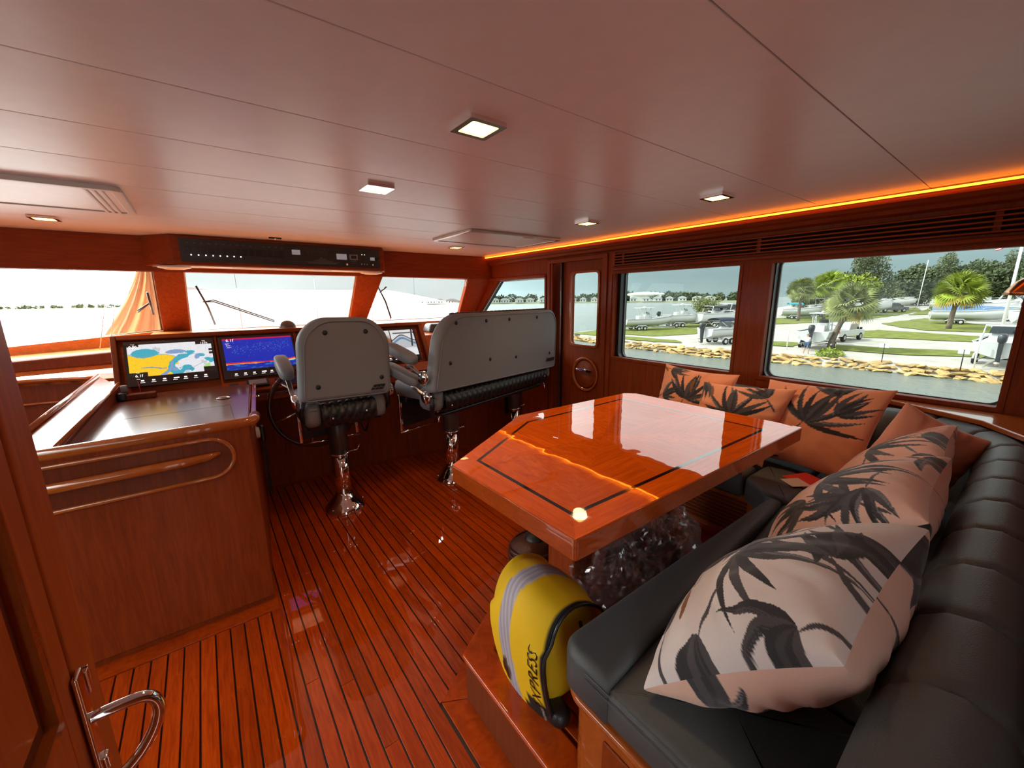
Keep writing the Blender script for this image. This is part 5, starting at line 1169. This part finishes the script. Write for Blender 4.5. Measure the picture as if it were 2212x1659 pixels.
def palm(label,x,y,h,cr_,lean=(0,0),tr=.17,n=44,dead=4,mi=0,group=None):
    r=root('fan_palm',label,'palm tree',(x,y,gz(x)),0,group)
    pts=[(lean[0]*(t**1.5),lean[1]*(t**1.5),h*t) for t in np.linspace(0,1,9)]
    MB().tube(pts,[tr*(1.35-.45*t)+(.12 if t>.72 else 0)*1 for t in np.linspace(0,1,9)],10).build('trunk',BARK,r,True)
    top=Vector(pts[-1])
    m=MB()
    for k in range(16):
        a=k*2.4; zz=h*(.72+.26*k/16); m.tube([(lean[0]*.8+math.cos(a)*tr*.8,lean[1]*.8+math.sin(a)*tr*.8,zz),(lean[0]*.9+math.cos(a)*tr*2.0,lean[1]*.9+math.sin(a)*tr*2.0,zz+.25)],.03,4)
    m.build('leaf_boot',BARK,r)
    for k in range(n):
        el=math.radians(80-125*((k+.5)/n)**1.0); az=k*2.39996
        o=bpy.data.objects.new('frond',FAN[1] if k>=n-dead else FAN[mi if random.random()<.8 else 0]); COL.objects.link(o); o.parent=r; o.location=top; s=cr_*random.uniform(.52,.62); o.scale=(s,s,s); QD=Vector((math.cos(az)*math.cos(el),math.sin(az)*math.cos(el),math.sin(el))); o.rotation_euler=(QD.to_track_quat('X','Z')@Quaternion((1,0,0),random.uniform(-1.1,1.1))).to_euler()
    return r
palm('nearer fan palm with a rough leaning trunk beside the white pickup',46.3,11.8,4.0,2.3,(.35,-1.0),.20,48,2)
palm('farther fan palm standing alone with a yellowed lower frond behind the big window',77.5,7.5,4.6,3.0,(.1,-.3),.22,56,6,2)
palm('small distant fan palm at the left edge of the big side window',84,26.6,5.2,2.6,(0,0),.2,40,0)
palm('green fan-leaved palm mass just behind the nearer palm crown',91,24.8,6.0,3.0,(0,0),.2,44,0,2)
# leafy trees
def foliage(name,blobs,m,parent,n,s,seed,feather=1.0):
    r=np.random.default_rng(seed); V=[];F=[]
    tot=sum(b[3]**2 for b in blobs)
    for bx,by,bz,br,fz in blobs:
        k=int(n*br*br/tot)
        d=r.normal(size=(k,3)); d/=np.linalg.norm(d,axis=1)[:,None]; rad=br*(r.uniform(.55,1.0,size=k)**.5)*(1+.18*np.sin(d[:,0]*7+d[:,1]*5+seed)*np.cos(d[:,2]*6))
        P=d*rad[:,None]; P[:,2]*=fz; P+=np.array([bx,by,bz])
        for p in P:
            a=r.normal(size=3); a/=np.linalg.norm(a); b=np.cross(a,r.normal(size=3)); b/=np.linalg.norm(b); q=s*r.uniform(.5,1.3); i=len(V)
            V+= [tuple(p-a*q),tuple(p-b*q*.45*feather),tuple(p+a*q),tuple(p+b*q*.45*feather)]; F.append((i,i+1,i+2,i+3))
    o=ob(name,V,F,m,parent); return o
def tree(label,x,y,h,w,mi,seed,kind='round',n=2600,group=None,zb=None):
    r=root('tree',label,'tree',(x,y,gz(x) if zb is None else zb),0,group); rr=random.Random(seed); blobs=[]
    if kind=='round':
        for k in range(9): a=rr.uniform(0,6.28); d=w*.5*rr.random()**.6*.62; blobs.append((math.cos(a)*d,math.sin(a)*d,h*rr.uniform(.38,.78),w*rr.uniform(.20,.30),.85))
        blobs.append((0,0,h*.55,w*.33,1.0)); blobs.append((0,0,h*.28,w*.34,.8))
    else:
        for k in range(13): t=k/12; a=rr.uniform(0,6.28); d=w*.34*(1-t*.75)*rr.random(); blobs.append((math.cos(a)*d,math.sin(a)*d,h*(.16+.80*t),w*(.30-.19*t)*rr.uniform(.8,1.2),1.15))
    foliage('foliage',blobs,LEAF[mi],r,n,.036*w if kind=='round' else .030*w,seed,1.0 if kind=='round' else .55)
    MB().tube([(0,0,0),(.1,.05,h*.4),(0,0,h*.8)],[w*.035,w*.025,w*.01],7).build('trunk',BARK,r,True)
    return r
tree('bushy green tree at the left end of the big side window',98,29.4,6.8,8.5,0,1,'round',4200); tree('green tree with a wispy top left of the nearer palm crown',104,28.4,7.9,9.5,1,2,'round',5200)
tree('bright yellow-green round tree behind the nearer palm crown',112,27.2,8.6,10,2,3,'round',5200); tree('tall feathery grey-green pine rising highest in the big side window',125,27.6,15.5,15,1,4,'tall',7000)
tree('small pale pine right of the tallest feathery one',150,31,9,8,1,5,'tall'); tree('low dark bush line between the pines, centre of the big window',165,30,8,9,4,6)
tree('dark spreading tree left of the farther palm crown',165,24.2,12.4,13,4,7,'round',8000); tree('dark feathery pine directly behind the farther palm crown',168,19,13.8,13,1,8,'tall',8000)
tree('dense grey-green tree just right of the farther palm crown',170,13,12.8,14,4,9,'round',8000); tree('feathery tree left of the flagpole',172,7.5,13.4,13,1,10,'tall',8000); tree('dense tree behind the flagpole',172,1.5,12.8,14,4,11,'round',8000); tree('rightmost tree in the big side window, cut by its frame',170,-5,13.6,14,1,12,'tall',6000)
tree('low green hedge-like bush under the pines, left of the dark spreading tree',150,26.5,5,8,1,14)
tree('round light-green tree between boats in the smaller side window',74,38.3,5.0,5.2,0,13,'round',2200)
sb=root('shrub','low leafy bush growing on the rocks at the foot of the nearer palm','bush',(42.2,10.7,-3.75)); foliage('foliage',[(0,0,.35,.75,.6),(.2,-.5,.3,.5,.6),(0,.5,.3,.5,.6)],LEAF[2],sb,420,.16,77)
# signs on the shore, post, flag
for x,y,lab in ((41.6,7.2,'small white square sign on a thin post, nearest the middle of the shore'),(41.0,3.0,'small white sign on a thin post left of the cabin boat stern')):
    r=root('shore_sign',lab,'sign',(x,y,gz(x)-.12)); MB().tube([(0,0,0),(0,0,1.45)],.03,6).build('post',BLK,r,True)
    for s in (-1,1): box('sign_board',(-.03,-.01,s*.15-.13,s*.15+.13,1.15,1.48),WHT2,r,.01)
for x,y,h,lab in ((44.2,14.6,2.3,'white stake left of the launched fishing boat'),(42.4,2.5,2.2,'tall white stake beside the cabin boat')):
    tag(MB().tube([(x,y,gz(x)-.1),(x,y,gz(x)+h)],.05,6).build('marker_post',WHT,smooth=True),lab,'post')
fl=root('flagpole','tall white flagpole flying a striped flag, near the right end of the big side window','flagpole',(70.6,2.75,gz(70)))
MB().tube([(0,0,0),(0,0,12)],[.17,.10],10).build('pole',WHT,fl,True); MB().ell((0,0,12.1),(.18,.18,.18),10,6).build('finial',WHT,fl,True)
FR=mat('flag_red',(.45,.04,.06),.8); FW=mat('flag_white',(.7,.7,.7),.8); FBm=mat('flag_blue',(.03,.05,.18),.8)
def fp(u,v): return (.1-.5*u+.12*math.sin(u*7),.2+2.0*u*.8,11.2-1.3*v-.7*u+.10*math.sin(u*6))
for k in range(13):
    MB().grid([[fp(u,k/13),fp(u,(k+1)/13)] for u in np.linspace(0,1,10)]).build('flag_stripe',FR if k%2==0 else FW,fl)
MB().grid([[(a[0]-.03,a[1],a[2]) for a in (fp(u,0),fp(u,7/13))] for u in np.linspace(0,.4,5)]).build('flag_canton',FBm,fl)
for x,y,h,lab in ((150,21,12,'grey light pole behind the farther palm, thin and leaning slightly'),):
    tag(MB().tube([(x,y,gz(x)),(x+.3,y-.4,gz(x)+h)],.09,6).build('light_pole',WHT,smooth=True),lab,'pole')
# the person on the shore, bending toward the outboard
def person():
    r=root('person','person in a pale shirt and blue shorts bending toward the outboard of the launched boat','person',(42.0,12.35,gz(42)))
    J={'pel':(0,0,.92),'sp':(.10,.05,1.12),'ch':(.26,.10,1.33),'nk':(.36,.12,1.46),'hd':(.42,.14,1.58),'ht':(.46,.15,1.70),'hl':(0,.11,.90),'kl':(.10,.16,.50),'al':(0,.20,.09),'tl':(.16,.22,.04),'hr':(0,-.11,.90),'kr':(.02,-.16,.48),'ar':(-.10,-.18,.09),'tr':(.06,-.20,.04),'sl':(.28,.28,1.36),'el':(.42,.34,1.12),'wl':(.60,.26,1.02),'sr':(.26,-.08,1.36),'er':(.42,-.10,1.10),'wr':(.62,.02,1.05),'fl':(.70,.24,1.00),'fr':(.71,.03,1.02)}
    R_={'pel':.15,'sp':.14,'ch':.16,'nk':.06,'hd':.10,'ht':.085,'hl':.10,'kl':.065,'al':.045,'tl':.04,'hr':.10,'kr':.065,'ar':.045,'tr':.04,'sl':.07,'el':.05,'wl':.035,'sr':.07,'er':.05,'wr':.035,'fl':.04,'fr':.04}
    E=[('pel','sp'),('sp','ch'),('ch','nk'),('nk','hd'),('hd','ht'),('pel','hl'),('hl','kl'),('kl','al'),('al','tl'),('pel','hr'),('hr','kr'),('kr','ar'),('ar','tr'),('ch','sl'),('sl','el'),('el','wl'),('wl','fl'),('ch','sr'),('sr','er'),('er','wr'),('wr','fr')]
    def sk(name,keys,edges,m,grow=0,parent=r):
        me=bpy.data.meshes.new(name); me.from_pydata([J[k] for k in keys],[(keys.index(a),keys.index(b)) for a,b in edges],[]); me.materials.append(m)
        o=bpy.data.objects.new(name,me); COL.objects.link(o); o.parent=parent; md=o.modifiers.new('skin','SKIN')
        for k,v in zip(keys,me.skin_vertices[0].data): v.radius=(R_[k]+grow,)*2
        me.skin_vertices[0].data[0].use_root=True; s=o.modifiers.new('sub','SUBSURF'); s.levels=1; s.render_levels=1; return o
    sk('body',list(J),E,mat('skin',(.50,.27,.18),.6))
    sk('shirt',['ch','sp','pel','sl','el','sr','er'],[('ch','sp'),('sp','pel'),('ch','sl'),('sl','el'),('ch','sr'),('sr','er')],mat('shirt_cloth',(.62,.66,.68),.8),.03)
    sk('shorts',['pel','hl','kl','hr','kr'],[('pel','hl'),('hl','kl'),('pel','hr'),('hr','kr')],mat('shorts_cloth',(.06,.10,.17),.8),.035)
    MB().ell((.42,.14,1.66),(.125,.12,.10),12,8).build('hair',mat('hair_grey',(.25,.23,.21),.8),r,True)
person()
# far shore : low land, tree line, houses
LAND=mat('far_trees',(.085,.11,.055),.95,var=.5,vscale=.15)
def pol(d,a,z): return (d*math.cos(math.radians(a)),d*math.sin(math.radians(a)),z)
MB().grid([[pol(430,a,-4.4),pol(440,a,-3.2),pol(620,a,-3.0)] for a in np.linspace(20,125,60)]).build('far_shore',mat('far_land',(.20,.22,.12),.95)); struct(bpy.data.objects['far_shore'])
r=np.random.default_rng(4); blob=[]
for k in range(330):
    a=r.uniform(20,125); d=r.uniform(466,560) if a<58 else r.uniform(560,610); x,y,z=pol(d,a,0); s=r.uniform(4,8) if a<58 else r.uniform(1.0,2.4); blob.append((x,y,-3+s*.5,s,.75))
o=foliage('far_tree_line',blob,LAND,None,15000,2.2,9); tag(o,'low distant tree line along the far shore behind all windows','trees',None,'stuff')
for k in range(26):
    a=27+1.55*k+r.uniform(-.4,.4); d=r.uniform(436,446); x,y,z=pol(d,a,-3.2); w_=r.uniform(3.0,5.2)
    q=root('waterfront_house','low white waterfront house with a pale roof on the far shore','house',(x,y,-3.2),math.radians(a),'white houses along the far shore')
    box('house_wall',(-4,4,-w_,w_,0,3.0),WHT,q); MB().prism([(-w_-1,3.0),(w_+1,3.0),(w_-3,5.0),(-w_+3,5.0)],-5,5,0).build('house_roof',mat('pale_roof',(.6,.6,.58),.8) if 'pale_roof' not in MT else MT['pale_roof'],q)
    m=MB(); [m.box(-4.1,-3.95,-w_+1.5+3*i,-w_+2.7+3*i,.9,2.2) for i in range(int(w_*2/3))]; m.build('house_window',GLS,q)
q=root('domed_building','large pale building with a low domed white roof on the far shore','building',pol(470,34.7,-3.2),math.radians(34.7)); box('building_wall',(-6,6,-16,16,0,7),WHT,q); MB().ell((0,0,7),(9,20,3),20,8).build('domed_roof',WHT,q,True)
# ---- foredeck and covers outside the windshield
DECK=mat('foredeck_white',(.82,.82,.80),.5); CAN=mat('white_canvas',(.86,.85,.82),.9,bump=.3,bscale=6)
fd=MB().prism([(-2.6,4.98),(3.1,4.98),(3.0,8),(2.2,11),(.4,14),(-1.4,11),(-2.4,8)],.55,.72).build('foredeck',DECK); struct(fd)
rows=[]
for i in range(33):
    x=-1.2+5.4*i/32; zt=float(np.interp(x,[-1.2,-.3,.1,.5,2.0,2.6,3.3,4.3],[1.0,1.73,1.66,1.61,1.60,1.55,1.33,1.0]))
    rows.append([(x,5.9+.06*math.sin(x*5),.72),(x,6.0,.72+(zt-.72)*.6),(x,6.2,zt-.02),(x,6.4,zt+.0),(x,7.4,zt-.15+.05*math.sin(x*7)),(x,8.6,.9)])
o=MB().grid(rows).build('canvas_boat_cover',CAN,smooth=True); tag(o,'white canvas cover stretched over the foredeck beyond the centre and right windshields','boat cover')
pe_m,pe_t,pe_b=newmat('tan_tarp'); pe_b.inputs['Base Color'].default_value=(.50,.25,.12,1); pe_b.inputs['Roughness'].default_value=.9; 
tl=pe_t.nodes.new('ShaderNodeBsdfTranslucent'); tl.inputs[0].default_value=(.45,.20,.09,1); mxx=pe_t.nodes.new('ShaderNodeMixShader'); pe_t.links.new(pe_b.outputs[0],mxx.inputs[1]); pe_t.links.new(tl.outputs[0],mxx.inputs[2]); pe_t.links.new(mxx.outputs[0],pe_t.nodes['Material Output'].inputs[0])
rows=[]
for i in range(26):
    t=i/25; row=[]
    for j in range(15):
        s=j/14; xl=-.44-.42*s**1.2; xr=-.34+.10*s; x=xl+(xr-xl)*t; z=1.86-.80*s; row.append((x,5.45+.07*math.sin(t*14+2*s)+.05*math.sin(t*27+5*s),z))
    rows.append(row)
tr_=root('tan_tarp','draped tan tarp hanging from a pole outside the left windshield','tarp',(-.40,5.45,.72)); MB().grid(rows).build('tarp_cloth',pe_m,tr_,True,w=True); MB().tube([(-.345,5.47,.72),(-.36,5.47,1.95)],.008,6).build('pole',STEEL,tr_,True,w=True)
mm_,mt_,mb_=newmat('mesh_fabric'); mb_.inputs['Base Color'].default_value=(.15,.147,.142,1); mb_.inputs['Roughness'].default_value=.9
tr=mt_.nodes.new('ShaderNodeBsdfTransparent'); tr.inputs[0].default_value=(.93,.93,.92,1); mxx=mt_.nodes.new('ShaderNodeMixShader'); mxx.inputs[0].default_value=.17; mt_.links.new(mb_.outputs[0],mxx.inputs[1]); mt_.links.new(tr.outputs[0],mxx.inputs[2]); mt_.links.new(mxx.outputs[0],mt_.nodes['Material Output'].inputs[0])
ms=root('mesh_sunshade','grey see-through mesh sunshade on thin poles outside the centre and right windshields','sunshade',(1.6,5.28,.72))
MB().grid([[(-.16+3.6*i/20,5.30+.03*math.sin(i*1.3),1.62-.25*max(0,(i-12)/8)),(-.16+3.6*i/20,5.25+.03*math.sin(i*1.3+1),2.1)] for i in range(21)]).build('mesh_panel',mm_,ms,True,w=True)
for x in (-.15,.33,1.1,1.75,2.35,3.4): MB().tube([(x,5.29,.72),(x,5.29,2.1)],.0035,5).build('pole',STEEL,ms,True,w=True)
def wsp(x,z,d=.10): return ws(x,z,d)
def wiper(lab,blade,arm):
    r=root('windshield_wiper',lab,'wiper',wsp(*arm[-1],.08))
    MB().tube([wsp(x,z,.075) for x,z in blade],.009,6).build('wiper_blade',BLK,r,True,w=True); 
    for o_ in (0,.025): MB().tube([wsp(x,z+o_*0.6*(i>0),.10) for i,(x,z) in enumerate(arm)],.006,6).build('wiper_arm',BLK,r,True,w=True)
wiper('black pantograph wiper on the centre windshield',[(-.01,1.635),(.05,1.46),(.085,1.29)],[(.02,1.50),(.10,1.50),(.58,1.29)])
wiper('black wiper parked on the left windshield beside the pillar',[(-.335,1.58),(-.335,1.40)],[(-.335,1.50),(-.43,1.42)])
wiper('black wiper on the right windshield',[(1.66,1.64),(1.60,1.58)],[(1.56,1.66),(1.70,1.47),(1.82,1.27)])
for x,lab in ((.02,'left part'),(1.0,'right part')): pass
ant=MB().tube([(-.70,4.60,1.12),(-.60,4.63,1.55)],.003,5).tube([(-.64,4.60,1.12),(-.55,4.63,1.52)],.003,5).build('antenna_pair',OFFW,smooth=True); tag(ant,'two thin pale antenna wires standing on the sunlit ledge below the left windshield','antenna')

# ------------------------------------------------------------------ hang small pieces below the part they belong to
UNDER={'wheel_rim':('trailer_wheel','wheel'),'badge_script':('maker_badge',),'back_button':('backrest',),'back_seam':('backrest',),'screen_icon':('bezel',),'readout':('bezel',),'small_readout':('bezel',),'indicator_light':('rocker_switch',),'display_window':('display_bezel',),'pad_stud':('quilted_bolster',),'arm_hinge':('armrest',),'arm_bracket':('armrest',),'base_bolt':('pedestal_base',),'gauge_face':('gauge_housing',),'strip_button':('switch_strip',),'strip_switch':('switch_strip',),'propeller':('outboard_leg',),'clamp_lever':('clamp_ring',),'small_lettering':('bag_flap',),'lettering':('bag_flap',),'black_emblem':('bag_flap',),'emblem_outline':('bag_flap',),'lid_joint':('writing_surface',),'finger_pull':('writing_surface',),'pull_well':('writing_surface',),'rail_bead':('port_cap_rail',),'stitch_line':('seat_cushion',),'piping':('seat_cushion',),'leaf_boot':('trunk',),'house_window':('house_wall',),'trailer_fender':('trailer_rail',),'keypad':('body',),'violet_light':('panel_body',),'panel_joint':('underside_panel',),'thumb_turn':('handle_plate',)}
for o in list(bpy.data.objects):
    k=o.name.split('.')[0]
    if o.parent is None or k not in UNDER or o.parent.parent is not None: continue
    c=[q for q in o.parent.children if q is not o and q.name.split('.')[0] in UNDER[k] and tuple(q.rotation_euler)==(0,0,0)]
    if not c: continue
    p=min(c,key=lambda q:(q.location-o.location).length)
    loc=o.location-p.location; o.parent=p; o.location=loc
